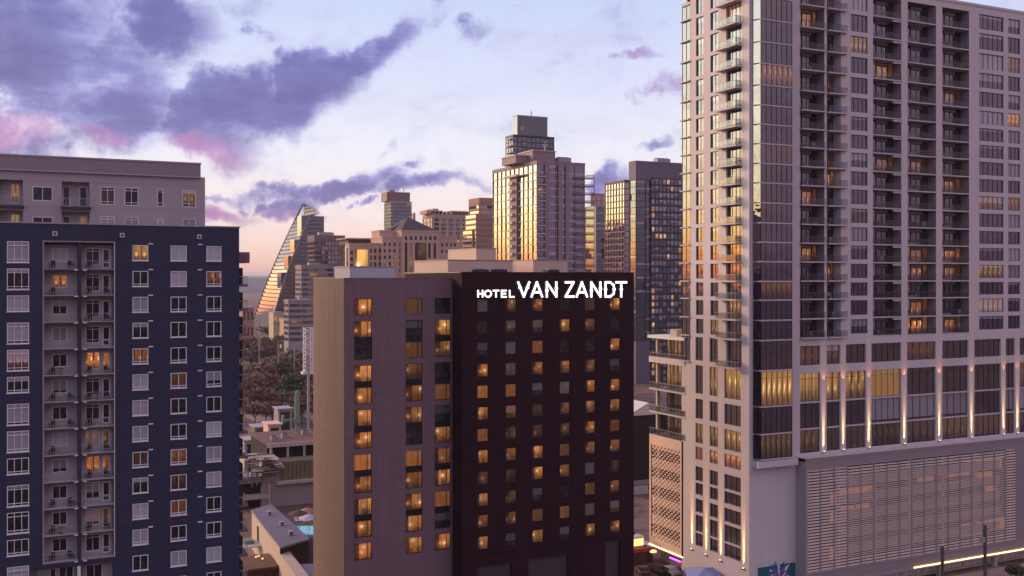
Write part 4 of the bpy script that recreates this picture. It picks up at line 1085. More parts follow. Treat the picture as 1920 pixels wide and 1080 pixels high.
# ================================================================ podium with the louvred garage screen
def podium():
    YG = 131.7; fy = Face('Y', YG)
    x0 = fy.u(1510); xr = fy.u(2080)
    ztop = fy.z(1510, 861); zs1 = fy.z(1506, 881)
    sx0, sx1 = fy.u(1513), fy.u(1906); sz0, sz1 = fy.z(1906, 1012), fy.z(1906, 840)
    t = Thing('parking_garage', 'long mauve garage podium with a louvred screen at the foot of the white tower', 'garage', ((x0 + xr) / 2, 133, 0))
    m_ = MB()
    wall(m_, fy, x0, xr, sz0 - 1.9, ztop, [(sx0, sx1, sz0, sz1, 1.2)], 'podium_panel', 1.2)
    m_.quad([(x0, YT - .003, 0), (x0, YG, 0), (x0, YG, ztop), (x0, YT - .003, ztop)], 'grey_concrete')
    m_.box(x0, xr, YG + .02, YT - .004, ztop - .5, ztop - .02, 'white_concrete')
    m_.box(x0 - .1, xr, YG - .1, YG + .2, ztop + .003, ztop + .3, 'white_concrete')
    m_.box(x0 + .05, xr, YG - .03, YT - .01, sz0 - 2.3, sz0 - 1.902, 'grey_concrete')
    t.part('wall', m_)
    # open parking decks behind the screen
    dk = MB(); r = random.Random(4)
    ff = Face('Y', YG + .75)
    nl = 6; dh = (sz1 - sz0) / nl
    dk.fquad(ff, sx0, sx1, sz0, sz1, .6, 'void_dark')
    for k in range(nl + 1):
        z = sz0 + dh * k
        if 0 < k < nl: dk.fbox(ff, sx0 + 7.4, sx1 - 3.6, z - .75, z + .75, .0, .4, 'deck_concrete')
    x = sx0 + 7.4
    while x < sx1 - 4: dk.fbox(ff, x, x + .5, sz0 + .01, sz1 - .01, .05, .42, 'deck_concrete'); x += 8.2
    t.part('parking_deck', dk)
    for (px, py, w) in ((1568, 935, 1.6), (1593, 928, 3.5), (1622, 925, 4), (1568, 970, 1.6), (1592, 962, 3.2), (1622, 958, 3), (1568, 1037, 1.6), (1850, 872, 9), (1800, 882, 6), (1868, 985, 6), (1830, 992, 7), (1850, 898, 4), (1740, 892, 4), (1862, 922, 3)):
        q = MB(); x = ff.u(px); z = ff.z(px, py); q.fbox(ff, x - w / 2, x + w / 2, z - 1.1, z + 1.1, .44, .55, 'deck_lamp'); t.rep('deck_light', q)
    # louvre panels: slats in bays with a seam between
    nb = 17; bw = (sx1 - sx0) / nb
    for b in range(nb):
        q = MB(); a, c = sx0 + bw * b + .05, sx0 + bw * (b + 1) - .05
        z = sz0 + .1; i = 0
        while z < sz1 - .2:
            sh = .30 if (b < 3 or b > 15 or z < sz0 + 1.3 or z > sz1 - 1.6) else .15; p_ = .5 if sh > .2 else .33
            q.fbox(fy, a, c, z, z + sh, .06 + .02 * (i % 2), .16 + .02 * (i % 2), 'screen_metal'); z += p_; i += 1
        for u in (a, c - .09): q.fbox(fy, u, u + .09, sz0 + .02, sz1 - .02, -.03, .055, 'cap_metal')
        t.rep('louvre_panel', q)
    fr = MB()
    fr.fbox(fy, sx0 - .25, sx1 + .25, sz1 + .003, sz1 + .15, -.1, -.003, 'cap_metal'); fr.fbox(fy, sx0 - .25, sx1 + .25, sz0 - .15, sz0 - .003, -.1, -.003, 'cap_metal')
    fr.fbox(fy, sx0 - .25, sx0 - .003, sz0, sz1, -.1, -.003, 'cap_metal'); fr.fbox(fy, sx1 + .003, sx1 + .2, sz0, sz1, -.1, -.003, 'cap_metal')
    t.part('screen_frame', fr)
    led = MB(); xl = fy.u(1713); zl = fy.z(1713, 1064); led.box(xl, xr, YG - .16, YG - .04, zl - .1, zl + .06, 'led_warm'); t.part('light_strip', led)
    # shopfront under the podium
    s = MB(); fs = Face('Y', YG + 2.2)
    xa, xb = fs.u(1560), fs.u(2040)
    hs = []; x = xa + 1
    while x < xb - 6: hs.append((x, x + 4.4, .3, 3.6, .2)); x += 5.2
    wall(s, fs, x0, xr, 0, sz0 - 2.31, hs, 'cream_wall', .2)
    for k in range(6): xx = x0 + 3 + k * 14; s.box(xx, xx + .8, YG + .2, YG + 1, 0, sz0 - 2.31, 'grey_concrete')
    t.part('shop_wall', s)
    for i, h in enumerate(hs):
        f, gq = MB(), MB(); glaze(f, gq, fs, *h[:4], .15, 3, 'dark_frame', 'glass_hotel', [.8, .25, .1][i % 3], 0, .9, .08); t.rep('window', f, [('pane', gq)])
    t.finish()
podium()

# lavender wall between glass bay and podium carries the painted mural
def mural():
    fy = Face('Y', YT - .05); x0, x1 = fy.u(1421), fy.u(1491); z1 = fy.z(1455, 1046); z0 = z1 - 6.5
    r = random.Random(5); t = Thing('wall_mural', 'colourful painted mural of blue, red and white feathers on the lavender wall', 'mural', ((x0 + x1) / 2, YT - .05, z0))
    b = MB(); b.fbox(fy, x0, x1, z0, z1 - 1.2, -.03, 0, 'mural_teal'); t.part('painted_ground', b)
    cx = (x0 + x1) / 2 + .3; cz = z1 - 3.2
    fe = MB(); n = 0
    for ring, (rad, wdt) in enumerate(((3.2, .34), (2.3, .3), (1.4, .26))):
        for k in range(15 - ring * 2):
            a = R(8 + 164 * k / (14 - ring * 2)); rr = rad * r.uniform(.8, 1.05)
            c = ['mural_blue', 'mural_teal', 'mural_white', 'mural_blue', 'mural_red'][(k + ring) % 5] if ring else ['mural_blue', 'mural_teal', 'mural_blue', 'mural_white'][k % 4]
            dx_, dz_ = math.cos(a), math.sin(a); d = -.04 - .0025 * n; n += 1
            tip = (cx + dx_ * rr, cz + dz_ * rr * .85); mid = (cx + dx_ * rr * .6, cz + dz_ * rr * .5)
            fe.quad([fy.P(cx, cz, d), fy.P(mid[0] - dz_ * wdt, mid[1] + dx_ * wdt, d), fy.P(tip[0], tip[1], d), fy.P(mid[0] + dz_ * wdt, mid[1] - dx_ * wdt, d)], c)
    for sx in (-1.7, 1.6):
        for k in range(5):
            a = R(72 * k); d = -.16 - .003 * k
            q = [fy.P(cx + sx + .75 * math.cos(a + s_), cz - .5 + .75 * math.sin(a + s_), d) for s_ in (0, .9, 1.8)] + [fy.P(cx + sx, cz - .5, d)]
            fe.quad(q, 'mural_red' if k % 3 else 'mural_white')
    t.part('painted_feathers', fe); t.finish()
mural()

# ================================================================ annex with brick screen and terraces
def annex():
    fx = Face('X', XT); y0, y1 = fx.u(1281), fx.u(1217.5)
    t = Thing('garage_annex', 'tan perforated brick garage block with roof terraces beside the white tower', 'garage', (XT + 6, (y0 + y1) / 2, 0))
    ztop = fx.z(1281, 828); zs = fx.z(1281, 848); zb = fx.z(1281, 1030); zl = fx.z(1281, 1046)
    m_ = MB(); ys0, ys1 = y0 + 1.0, y1 - .5
    wall(m_, fx, y0, y1, zl, ztop, [(ys0, ys1, zb, zs, .5)], 'tan_panel', .5)
    m_.quad([(XT, y0, zl), (XT + 12, y0, zl), (XT + 12, y0, ztop), (XT, y0, ztop)], 'tan_panel')
    m_.box(XT + .01, XT + 12, y0 + .01, y1, ztop - .4, ztop, 'grey_concrete'); m_.box(XT, XT + 12, y0, y1, zl - .3, zl - .003, 'grey_concrete')
    m_.box(XT + 2.5, XT + 12, y0, y1, 0, zl - .31, 'cream_wall'); m_.box(XT + 1.2, XT + 12, y0 + .5, y1, zl, ztop - .41, 'void_dark')
    t.part('wall', m_)
    dk = MB(); n = 5
    for k in range(n + 1):
        z = zb + (zs - zb) * k / n; dk.fbox(fx, ys0, ys1, max(z - .7, zb), min(z + .9, zs), .22, .7, 'tan_panel')
    dk.fbox(fx, ys1 - 2.2, ys1 - 1.6, zb, zs, .36, .68, 'tan_panel'); t.part('parking_deck', dk)
    br = MB(); z = zb; i = 0
    while z < zs - .1:
        y = ys0 + (.0 if i % 2 else .55)
        while y < ys1 - .5:
            br.fbox(fx, y, y + .62, z, z + .26, .05, .2, 'tan_panel'); y += 1.1
        z += .42; i += 1
    t.part('brick_screen', br)
    lm = MB(); lm.fbox(fx, ys0 + 1.4, ys0 + 2.3, zs - 4.6, zs - 2.2, .72, .8, 'deck_lamp'); t.part('deck_light', lm)
    ld = MB(); ld.box(XT - .12, XT - .02, y0, y1, zl - .02, zl + .14, 'led_warm'); t.part('light_strip', ld)
    # terraces above
    lev = [ztop, fx.z(1281, 783), fx.z(1281, 738), fx.z(1281, 680)]
    zc = fx.z(1240, 633)
    for k, z in enumerate(lev):
        s = MB()
        if k: s.box(XT - .1, XT + 8, y0 - .6, y1, z - .18, z + .12, 'slab_edge')
        if k == 3: s.box(XT - .12, XT - .02, y0 - .6, y1, z - .6, z + .5, 'white_concrete')
        rl = MB(); rl.box(XT - .06, XT - .01, y0 - .6, y1, z + 1.2, z + 1.27, 'steel_grey')
        y = y0 - .6
        while y < y1: rl.box(XT - .055, XT - .015, y, y + .05, z + .12, z + 1.2, 'steel_grey'); y += .9
        rl.box(XT - .04, XT - .025, y0 - .6, y1, z + .2, z + 1.15, 'rail_glass')
        top = lev[k + 1] - .18 if k < 3 else zc - .2
        gf, gq = MB(), MB(); fb = Face('X', XT + 2.2)
        glaze(gf, gq, fb, y0 + .2, y1 - 2.6, z + .12, top, 0, 7, 'dark_frame', 'glass_tower', [.12, 0, .55, .3][k], 0, .8, .08, (), random.Random(k), onecell=False)
        s.box(XT + .3, XT + .9, y1 - 2.2, y1 - 1.7, z + .12, top, 'cream_wall')
        t.rep('terrace', s, [('railing', rl), ('window', gf), ('pane', gq)])
    rf = MB(); rf.box(XT - .3, XT + 8, y0 - .6, y1 + .2, zc - .2, zc + .35, 'white_frame'); rf.box(XT + 1, XT + 3, y0 + 3.4, y0 + 5.4, zc + .353, zc + 1.6, 'cream_wall'); t.part('terrace_roof', rf)
    t.finish()
annex()

# ================================================================ downtown skyline
def skybld(name, label, pxl, pxc, pxr, ytop, Y, fh, bay, gm='glass_sky', bm='band_dark', mm='mullion_dark', bandh=.35, crown=None, litp=.04, ybase=0, side_lit=0, mull=.3, fpart=True, cat='skyscraper', solid=None, gm2=None, extra=None):
    f1 = Face('Y', Y); xc = f1.u(pxc); f2 = Face('X', xc); xr = f1.u(pxr); yb = f2.u(pxl) if pxl < pxc else Y + 30
    zt = f1.z(pxc, ytop); t = Thing(name, label, cat, ((xc + xr) / 2, (Y + yb) / 2, 0))
    rnd = random.Random(int(pxc * 7 + ytop))
    zlow = max(0, f1.z(pxc, 640))                      # below this the base hides behind nearer buildings: plain glass
    gl = MB(); bd = MB(); ml_ = MB()
    zt2 = zt - (crown or 0)
    z = zt2; levels = []
    while z > zlow + 1 and len(levels) < 70: levels.append(z); z -= fh
    levels.append(zlow)
    for fc, a, b in ((f1, xc, xr), (f2, Y, yb)):
        n = max(1, round(abs(b - a) / bay))
        for zb, za in zip(levels, levels[1:]):
            for k in range(n):
                ua, ub = a + (b - a) * k / n, a + (b - a) * (k + 1) / n
                lit = 0
                if rnd.random() < litp: lit = rnd.uniform(.3, 1.1)
                t_ = rnd.uniform(-.012, .012) * (ub - ua)
                gl.quad([fc.P(ua, za, .3), fc.P(ub, za, .3 + t_), fc.P(ub, zb, .3 + t_), fc.P(ua, zb, .3)], gm2 if (gm2 and fc.k == 'Y') else gm, (lit, rnd.random(), rnd.choice([0, 0, 0, .4]), rnd.uniform(.2, .7)))
        for zz in levels[:-1]:
            bd.fbox(fc, a + .01, b - .01, zz - bandh * fh, zz - .01, .05, .29, bm)
        for k in range(n + 1):
            u = a + (b - a) * k / n
            ml_.fbox(fc, u - mull / 2, u + mull / 2, zlow, zt2, -.05, .28, mm)
    t.part('curtain_wall', gl); t.part('floor_bands', bd); t.part('mullions', ml_)
    body = MB(); body.box(xc + .35, xr - .35, Y + .35, yb - .35, 0, zt2 - .1, 'void_dark'); body.box(xc, xr, Y, yb, 0, zlow - .01, solid or 'mullion_dark'); body.box(xr - .33, xr, Y + .3, yb, zlow, zt2, bm); body.box(xc + .3, xr - .34, yb - .33, yb, zlow, zt2, bm)
    t.part('body', body)
    rf = MB(); rf.box(xc - .2, xr + .2, Y - .2, yb + .2, zt2 - .05, zt, solid or bm)
    t.part('roof_crown' if crown else 'roof', rf)
    if extra: extra(t, f1, f2, xc, xr, yb, zt)
    t.finish()
    return t

def stonebld(name, label, pxl, pxc, pxr, ytop, Y, mname, wins, side=(), cat='building', deep=None, extra=None, rv=.5):
    """masonry block with punched windows; wins / side = [(pa, pb, ya, yb)] on the front / left faces"""
    f1 = Face('Y', Y); xc = f1.u(pxc); f2 = Face('X', xc); xr = f1.u(pxr); yb = f2.u(pxl) if pxl < pxc else Y + (deep or 25)
    zt = f1.z(pxc, ytop); t = Thing(name, label, cat, ((xc + xr) / 2, (Y + yb) / 2, 0)); rnd = random.Random(int(pxc))
    m_ = MB(); hs = []
    for (fc, a, b, ww) in ((f1, xc, xr, wins), (f2, Y, yb, side)):
        hh = []
        for w in ww: hh.append((fc.u(w[0]), fc.u(w[1]), fc.z((w[0] + w[1]) / 2, w[3]), fc.z((w[0] + w[1]) / 2, w[2]), rv) + tuple(w[4:]))
        wall(m_, fc, a, b, 0, zt, [h[:5] for h in hh], mname, rv)
        for h in hh: hs.append((fc,) + h)
    t.part('wall', m_)
    bd = MB(); bd.box(xc + 1, xr - .1, Y + 1, yb - .1, 0, zt - .3, 'void_dark'); bd.box(xr - .09, xr, Y + .01, yb, 0, zt, mname); bd.box(xc, xr, yb - .09, yb, 0, zt, mname)
    bd.box(xc - .3, xr + .3, Y - .3, yb + .3, zt + .003, zt + .8, mname)
    t.part('body', bd)
    for h in hs:
        lit = h[6] if len(h) > 6 else rnd.choice([0] * 7 + [.5])
        gq = MB(); gq.fquad(h[0], min(h[1], h[2]), max(h[1], h[2]), h[3], h[4], rv - .05, 'glass_hotel', (lit, rnd.random(), rnd.choice([0, 0, .5]) if lit < 1 else 0, .4 if lit < 1 else 1))
        t.rep('window', gq)
    if extra: extra(t, f1, f2, xc, xr, yb, zt)
    t.finish(); return t

# -- sail shaped tower
def sail():
    Y = 905.0; f1 = Face('Y', Y); Yb = 985.0; fb = Face('Y', Yb)
    t = Thing('sail_tower', 'glass skyscraper shaped like a leaning sail with a pointed gold lattice top', 'skyscraper', (f1.u(540), 940, 0))
    A = Vector((f1.u(580), Y, f1.z(580, 405))); B = Vector((f1.u(607.5), Y, f1.z(607, 405))); B0 = Vector((B.x, Y, 0)); A0 = Vector((f1.u(502), Y, 0))
    P = Vector((fb.u(569), Yb, fb.z(569, 381))); P0 = Vector((fb.u(466), Yb, 0)); Q = Vector((B.x, Yb, B.z)); Q0 = Vector((B.x, Yb, 0))
    # the left edge bellies outwards like a sail
    def L(s, e0, e1, bul): q = e0.lerp(e1, s); q.x -= bul * math.sin(math.pi * s); return q
    n = 30; gl, bd = MB(), MB(); rnd = random.Random(3)
    for k in range(n):
        s0, s1 = k / n, (k + 1) / n; sb = s1 - .22 / n
        a0, a1, ab = L(s0, A0, A, 3), L(s1, A0, A, 3), L(sb, A0, A, 3)
        zt_ = A.z / P.z
        p0, p1, pb = L(s0 * zt_, P0, P, 3), L(s1 * zt_, P0, P, 3), L(sb * zt_, P0, P, 3)
        m_ = 5
        for j in range(m_):
            g0, g1 = j / m_, (j + 1) / m_
            q0, q1 = p0.lerp(a0, g0), p0.lerp(a0, g1)
            t0, t1 = pb.lerp(ab, g0), pb.lerp(ab, g1); q2 = Vector((q1.x, q1.y, ab.z)).lerp(t1, .32); q3 = Vector((q0.x, q0.y, ab.z)).lerp(t0, .32)
            gl.quad([q0, q1, q2, q3], 'glass_sky', (0, rnd.random(), 0, .3))
        e0, e1 = Vector((p0.x, p0.y, ab.z)), Vector((a0.x, a0.y, ab.z))
        bd.quad([e0, e1, Vector((e1.x, e1.y, a1.z)), Vector((e0.x, e0.y, a1.z))], 'band_dark')
        bd.quad([Vector((e0.x, e0.y, a1.z)), Vector((e1.x, e1.y, a1.z)), a1, p1], 'band_dark')
        rr = Vector((B.x, Y, 0))
        w = B.x - a0.x; mm = max(2, round(w / 3))
        for j in range(mm):
            x0a, x1a = a0.x + (B.x - a0.x) * j / mm, a0.x + (B.x - a0.x) * (j + 1) / mm
            x0b, x1b = ab.x + (B.x - ab.x) * j / mm, ab.x + (B.x - ab.x) * (j + 1) / mm
            gl.quad([(x0a, Y, a0.z), (x1a, Y, a0.z), (x1b, Y, ab.z), (x0b, Y, ab.z)], 'glass_blue', (0 if rnd.random() > .03 else .8, rnd.random(), 0, .3))
        bd.quad([(ab.x, Y, ab.z), (B.x, Y, ab.z), (B.x, Y, a1.z), (a1.x, Y, a1.z)], 'band_dark')
    t.part('curtain_wall', gl); t.part('floor_bands', bd)
    # stepped terraces cut into the sail: vertical blue panes proud of the slope
    st = MB()
    for (px0, px1, ya, yb_) in ((565, 578, 404, 447), (551.5, 563, 449, 479), (540, 550, 480, 510), (527, 538, 511, 540)):
        za, zb = f1.z(px0, yb_), f1.z(px0, ya); x0, x1 = f1.u(px0), f1.u(px1)
        s = (za / A.z); xe = L(s, A0, A, 3).x
        st.box(x0, min(x1, B.x), Y - .4, Y + 14, za, zb, 'glass_blue')
    t.part('terrace_glass', st)
    rg = MB(); n2 = 24
    for k in range(n2):
        a0, a1 = L(k / n2, A0, A, 3), L((k + 1) / n2, A0, A, 3)
        rg.quad([a0 + Vector((-.6, -.8, 0)), a0 + Vector((.4, -.8, 0)), a1 + Vector((.4, -.8, 0)), a1 + Vector((-.6, -.8, 0))], 'cap_metal')
        rg.quad([a0 + Vector((-1.0, -.8, 0)), a0 + Vector((-1.0, 1.2, 0)), a1 + Vector((-1.0, 1.2, 0)), a1 + Vector((-1.0, -.8, 0))], 'cap_metal')
        zt_ = A.z / P.z; p0, p1 = L(k / n2, P0, P, 3), L((k + 1) / n2, P0, P, 3)
        rg.quad([p0 + Vector((-1.1, -.8, 0)), p0 + Vector((.9, -.8, 0)), p1 + Vector((.9, -.8, 0)), p1 + Vector((-1.1, -.8, 0))], 'cap_metal')
    t.part('edge_rib', rg)
    tp = MB(); pz = L(A.z / P.z, P0, P, 3)
    M = Vector((f1.u(599.5), Y, f1.z(599, 400)))
    m1, m2 = A + Vector((-4.5, 0, 0)), M
    tp.quad([m1, m2, P], 'gilt_lattice'); tp.quad([pz, m1, P], 'glass_sky'); tp.quad([m2, Q, P], 'peach_box')
    for k in range(7):
        q = m1.lerp(m2, k / 6); d = (P - q)
        tp.quad([q + Vector((-.35, -.6, 0)), q + Vector((.35, -.6, 0)), q + d * .97 + Vector((.2, -.6, 0)), q + d * .97 + Vector((-.2, -.6, 0))], 'band_dark')
    for k in range(1, 4):
        q0, q1 = m1.lerp(P, k / 4), m2.lerp(P, k / 4)
        tp.quad([q0 + Vector((0, -.7, -.4)), q1 + Vector((0, -.7, -.4)), q1 + Vector((0, -.7, .4)), q0 + Vector((0, -.7, .4))], 'band_dark')
    t.part('pointed_roof', tp)
    bk = MB(); bk.quad([B0, Q0, Q, B], 'band_dark'); bk.quad([Q0, P0, P, Q], 'band_dark'); t.part('back_wall', bk)
    t.finish()
sail()

skybld('office_tower', 'blue-grey gridded office tower with a gold edge beside the sail tower', 577, 590, 646.5, 440.5, 780, 3.6, 2.6, crown=4, bm='mauve_stucco', solid='mauve_stucco')
skybld('office_block', 'lower striped office block standing in front of the blue-grey gridded tower', 553.5, 565, 625, 496.5, 690, 3.3, 6, 'glass_blue', 'grey_concrete', 'grey_concrete', bandh=.45, crown=1, solid='grey_concrete')
skybld('office_block', 'lowest banded office block with pale columns at the foot of the sail tower', 532.5, 541, 612, 562, 600, 3.3, 7, 'glass_blue', 'grey_concrete', 'grey_concrete', bandh=.45, crown=1, solid='grey_concrete')

def f_golden(t, f1, f2, xc, xr, yb, zt):
    r = MB(); r.box(xc + 1, xc + 26, f1.p + 6, f1.p + 26, zt, zt + 3.5, 'roof_dark'); r.box(xc - .5, xc + 27, f1.p + 4, f1.p + 27, zt + 3.51, zt + 4.3, 'stone'); t.part('roof_pavilion', r)
stonebld('stone_building', 'tan stone block with a tall glass panel glowing amber left of the pyramid roofed building', 648, 655, 692, 458, 640, 'stone', [(665, 690, 468, 514, 1.5)] + [(657, 662, y, y + 7, 0) for y in (470, 482, 494, 506)], [(650, 653, 465, 518, 0)], extra=f_golden)  # the big panel emits amber in place of a gold reflection on its glass

def pyramid(t, f1, f2, xc, xr, yb, zt):
    Y = f1.p
    def blk(pa, pb, ytop, d0, d1, wins=(), mname='stone'):
        fc = Face('Y', Y + d0); a, b = fc.u(pa), fc.u(pb); z = fc.z(pa, ytop); m_ = MB()
        wl = [(fc.u(w[0]), fc.u(w[1]), fc.z(w[0], w[3]), fc.z(w[0], w[2]), .5) for w in wins]
        wall(m_, fc, a, b, 0, z, wl, mname, .5); m_.quad([(a, Y + d1, 0), (a, Y + d0, 0), (a, Y + d0, z), (a, Y + d1, z)], mname)
        m_.quad([(b, Y + d1, 0), (b, Y + d0, 0), (b, Y + d0, z), (b, Y + d1, z)], mname)
        m_.box(a + .9, b - .1, Y + d0 + .9, Y + d1, 0, z - .2, 'void_dark'); m_.box(a - .3, b + .3, Y + d0 - .3, Y + d1, z + .003, z + .9, mname)
        t.part('wing', m_)
        for w, h in zip(wins, wl):
            g_ = MB(); g_.fquad(fc, h[0], h[1], h[2], h[3], .45, 'glass_hotel', ((w[4] if len(w) > 4 else RND.choice([0, 0, 0, .4])), RND.random(), 0, .4)); t.rep('window', g_)
    ws = [(x, x + 4.5, y, y + 6.5) for y in (455, 467, 479, 491.5, 504) for x in (719.5, 728.5, 737.5, 748.5)]
    blk(717, 753, 446, -3, 20, ws)
    blk(712, 746, 434, 6, 22, ())
    w2 = [(x, x + 4.5, 443, 450) for x in (759, 768.5, 777.5, 787, 796, 805, 814)] + [(759, 764, 455, 520), (768.5, 773.5, 455, 520), (803, 807.5, 456, 484), (813, 818, 456, 484)] + [(778, 800, 455, 488, .12)]
    blk(753, 824, 434, -5, 26, w2)
    w3 = [(x, x + 4, y, y + 6) for y in (456, 468) for x in (827, 836, 844, 851)]
    blk(824, 857, 446, -2, 20, w3)
    f = Face('Y', Y - 5); a, b = f.u(752), f.u(820); z = f.z(780, 432); ap = Vector(((a + b) / 2 - 2, Y + 10, f.z(772, 404)))
    c = [Vector((a, Y - 5, z)), Vector((b, Y - 5, z)), Vector((b, Y + 25, z)), Vector((a, Y + 25, z))]; p = MB()
    for k in range(4): p.quad([c[k], c[(k + 1) % 4], ap], 'roof_dark')
    p.quad(c, 'roof_dark'); t.part('pyramid_roof', p)
    # gabled glass vault behind the left side
    v = MB(); fv = Face('Y', Y + 12); q = [Vector((fv.u(727), Y + 12, fv.z(727, 434))), Vector((fv.u(757), Y + 12, fv.z(757, 434))), Vector((fv.u(766), Y + 12, fv.z(766, 409)))]
    q2 = [k + Vector((0, 10, 0)) for k in q]; v.quad(q, 'roof_dark'); v.quad([q[0], q[2], q2[2], q2[0]], 'roof_dark'); v.quad([q[1], q[2], q2[2], q2[1]], 'roof_dark'); t.part('gable_roof', v)
    ch = MB(); fh_ = Face('Y', Y + 14); ch.box(fh_.u(775), fh_.u(779), Y + 14, Y + 17, z, fh_.z(776, 399), 'stone'); t.part('chimney', ch)
stonebld('stone_building', 'brown stone building with a dark pyramid roof and rows of square windows', 691, 691.1, 718, 458, 620, 'stone', [(x, x + 4.6, y, y + 8) for y in (466, 479, 491.5, 504) for x in (692.5, 701, 710)], (), deep=22, extra=pyramid)

def redtop(t, f1, f2, xc, xr, yb, zt):
    m_ = MB(); a, b = f1.u(727), f1.u(769); z2 = f1.z(745, 360)
    m_.box(a, b, f1.p + 2, yb - 2, zt, z2, 'mullion_red')
    for k in range(9): x = a + (b - a) * k / 8; m_.box(x - .4, x + .4, f1.p + 1.6, f1.p + 1.99, zt, z2 + .8, 'mullion_red')
    m_.box(a + 3, a + 9, f1.p + 4, f1.p + 8, z2 + .01, z2 + 2.4, 'steel_grey'); t.part('crown_screen', m_)
skybld('glass_tower', 'slim silver blue tower with a reddish screened crown behind the pyramid roof', 720.5, 734, 771.5, 377, 1050, 3.6, 3, 'glass_blue', crown=1, mull=.4, bandh=.2, extra=redtop, bm='cap_metal')

def orn(t, f1, f2, xc, xr, yb, zt):
    m_ = MB(); Y = f1.p
    for pa, pb, ya, d in ((800, 830, 394, 2), (845, 878, 395, 3), (812, 822, 391, 4)):
        f = Face('Y', Y + d); m_.box(f.u(pa), f.u(pb), Y + d, Y + d + 16, zt, f.z(pa, ya), 'stone')
    for k in range(10): x = xc + (xr - xc) * k / 9; m_.box(x - .6, x + .6, Y - 1, Y + 3, zt + .1, zt + 2.2, 'roof_dark')
    t.part('roof_crown', m_)
skybld('stone_tower', 'ornate topped stone and blue glass tower behind the pyramid roofed building', 793, 812, 878, 401, 820, 3.7, 7, 'glass_blue', 'stone', 'stone', bandh=.35, crown=2.5, mull=2.2, solid='stone', extra=orn)

def steps(t, f1, f2, xc, xr, yb, zt):
    Y = f1.p
    for pl, pa, ytop, d in ((872.5, 893, 400, 4), (867.5, 886, 430, 8)):
        f = Face('Y', Y + d - 12); a = f.u(pa); g2 = Face('X', a); y2 = g2.u(pl); z = f.z(pa, ytop); m_ = MB(); m_.box(a, xr, Y + d - 12, y2, 0, z, 'terracotta')
        zz = z - 3
        while zz > f.z(pa, 520):
            m_.box(a - .25, xr, Y + d - 12.25, y2, zz - 1.4, zz, 'band_red'); zz -= 3.6
        for k in range(12):
            zz = z - 2.9 - k * 3.6; m_.quad([g2.P(Y + d - 11, zz, -.05), g2.P(y2 - 1, zz, -.05), g2.P(y2 - 1, zz + 1.9, -.05), g2.P(Y + d - 11, zz + 1.9, -.05)], 'glass_sky', (0, .5, 0, .3))
        t.part('step', m_)
skybld('terracotta_tower', 'stepped terracotta office tower with golden reflecting side steps', 879.5, 899, 924, 370.5, 640, 3.6, 30, 'glass_sky', 'terracotta', 'terracotta', bandh=.5, crown=3.4, mull=1, solid='terracotta', extra=steps)

# -- big residential tower, left of centre right
def big_extra(t, f1, f2, xc, xr, yb, zt):
    Y = f1.p
    # stair recess splitting the golden side
    s = MB(); ya, yb_ = f2.u(959), f2.u(971.5); zc = f2.z(962, 330)
    s.box(xc - .8, xc + .2, min(ya, yb_), max(ya, yb_), 0, zc, 'mullion_red'); s.box(xc - 2.4, xc - .81, min(ya, yb_) - 3, max(ya, yb_) + 3, zc - .9, zc, 'peach_box')
    t.part('stair_shaft', s)
    z = zc - 4
    while z > f1.z(960, 520):
        b = MB(); b.box(xc - 2.0, xc - .82, max(ya, yb_) - 4.6, max(ya, yb_) - .5, z - .2, z + 1.0, 'slab_edge'); t.rep('balcony', b)
        z -= 3.5
    # corner balconies
    z = f1.z(1007, 331)
    while z > f1.z(1007, 520):
        b = MB(); b.box(xc - .8, xc + 3.4, Y - 1.6, Y - .06, z - .2, z + .2, 'slab_edge'); b.box(xc - .8, xc + 3.4, Y - 1.6, Y - 1.5, z + .2, z + 1.1, 'rail_glass'); b.box(xc - .85, xc - .7, Y - 1.6, Y - .06, z + .2, z + 1.2, 'peach_box')
        t.rep('balcony', b)
        b = MB(); a = f1.u(1078); b.box(a, xr + 4, Y - 1.6, Y - .06, z - .2, z + .2, 'mullion_red'); b.box(a, xr + 4, Y - 1.6, Y - 1.5, z + .2, z + 1.1, 'rail_glass'); t.rep('balcony', b)
        z -= 3.5
    fr = MB(); z0 = f1.z(1100, 330); fr.box(xr + 3.9, xr + 4.2, Y - 1.7, Y - 1.4, 0, z0, 'cap_metal'); fr.box(xr, xr + 4.2, Y - 1.7, Y - 1.4, z0, z0 + .3, 'cap_metal'); t.part('balcony_frame', fr)
    for pa, pb, yt, d in ((999, 1041, 283, 8), (967, 994, 292, 12)):
        f = Face('Y', Y + d); m_ = MB(); m_.box(f.u(pa), f.u(pb), Y + d, Y + d + 14, zt, f.z(pa, yt), 'pier_mauve'); m_.box(f.u(pa) - .3, f.u(pb) + .3, Y + d - .3, Y + d + 14.3, f.z(pa, yt) + .01, f.z(pa, yt) + .5, 'cap_metal'); t.part('plant_room', m_)
    # the side drops by two floors to a lower terrace at its far end
    for pa, pb in ((1021, 1029), (1046, 1052), (1060, 1066)):
        c = MB(); c.box(f1.u(pa), f1.u(pb), Y - .5, Y - .06, 0, zt, 'pier_mauve'); t.part('pier', c)
skybld('residential_tower', 'broad residential tower with a pale gold gridded side and red-brown balconies', 924, 1007, 1096, 301, 395, 3.45, 4.4, 'glass_sky', 'slab_edge', 'pier_mauve', bandh=.12, crown=1.2, mull=.35, solid='pier_mauve', extra=big_extra, litp=.015, gm2='glass_front')
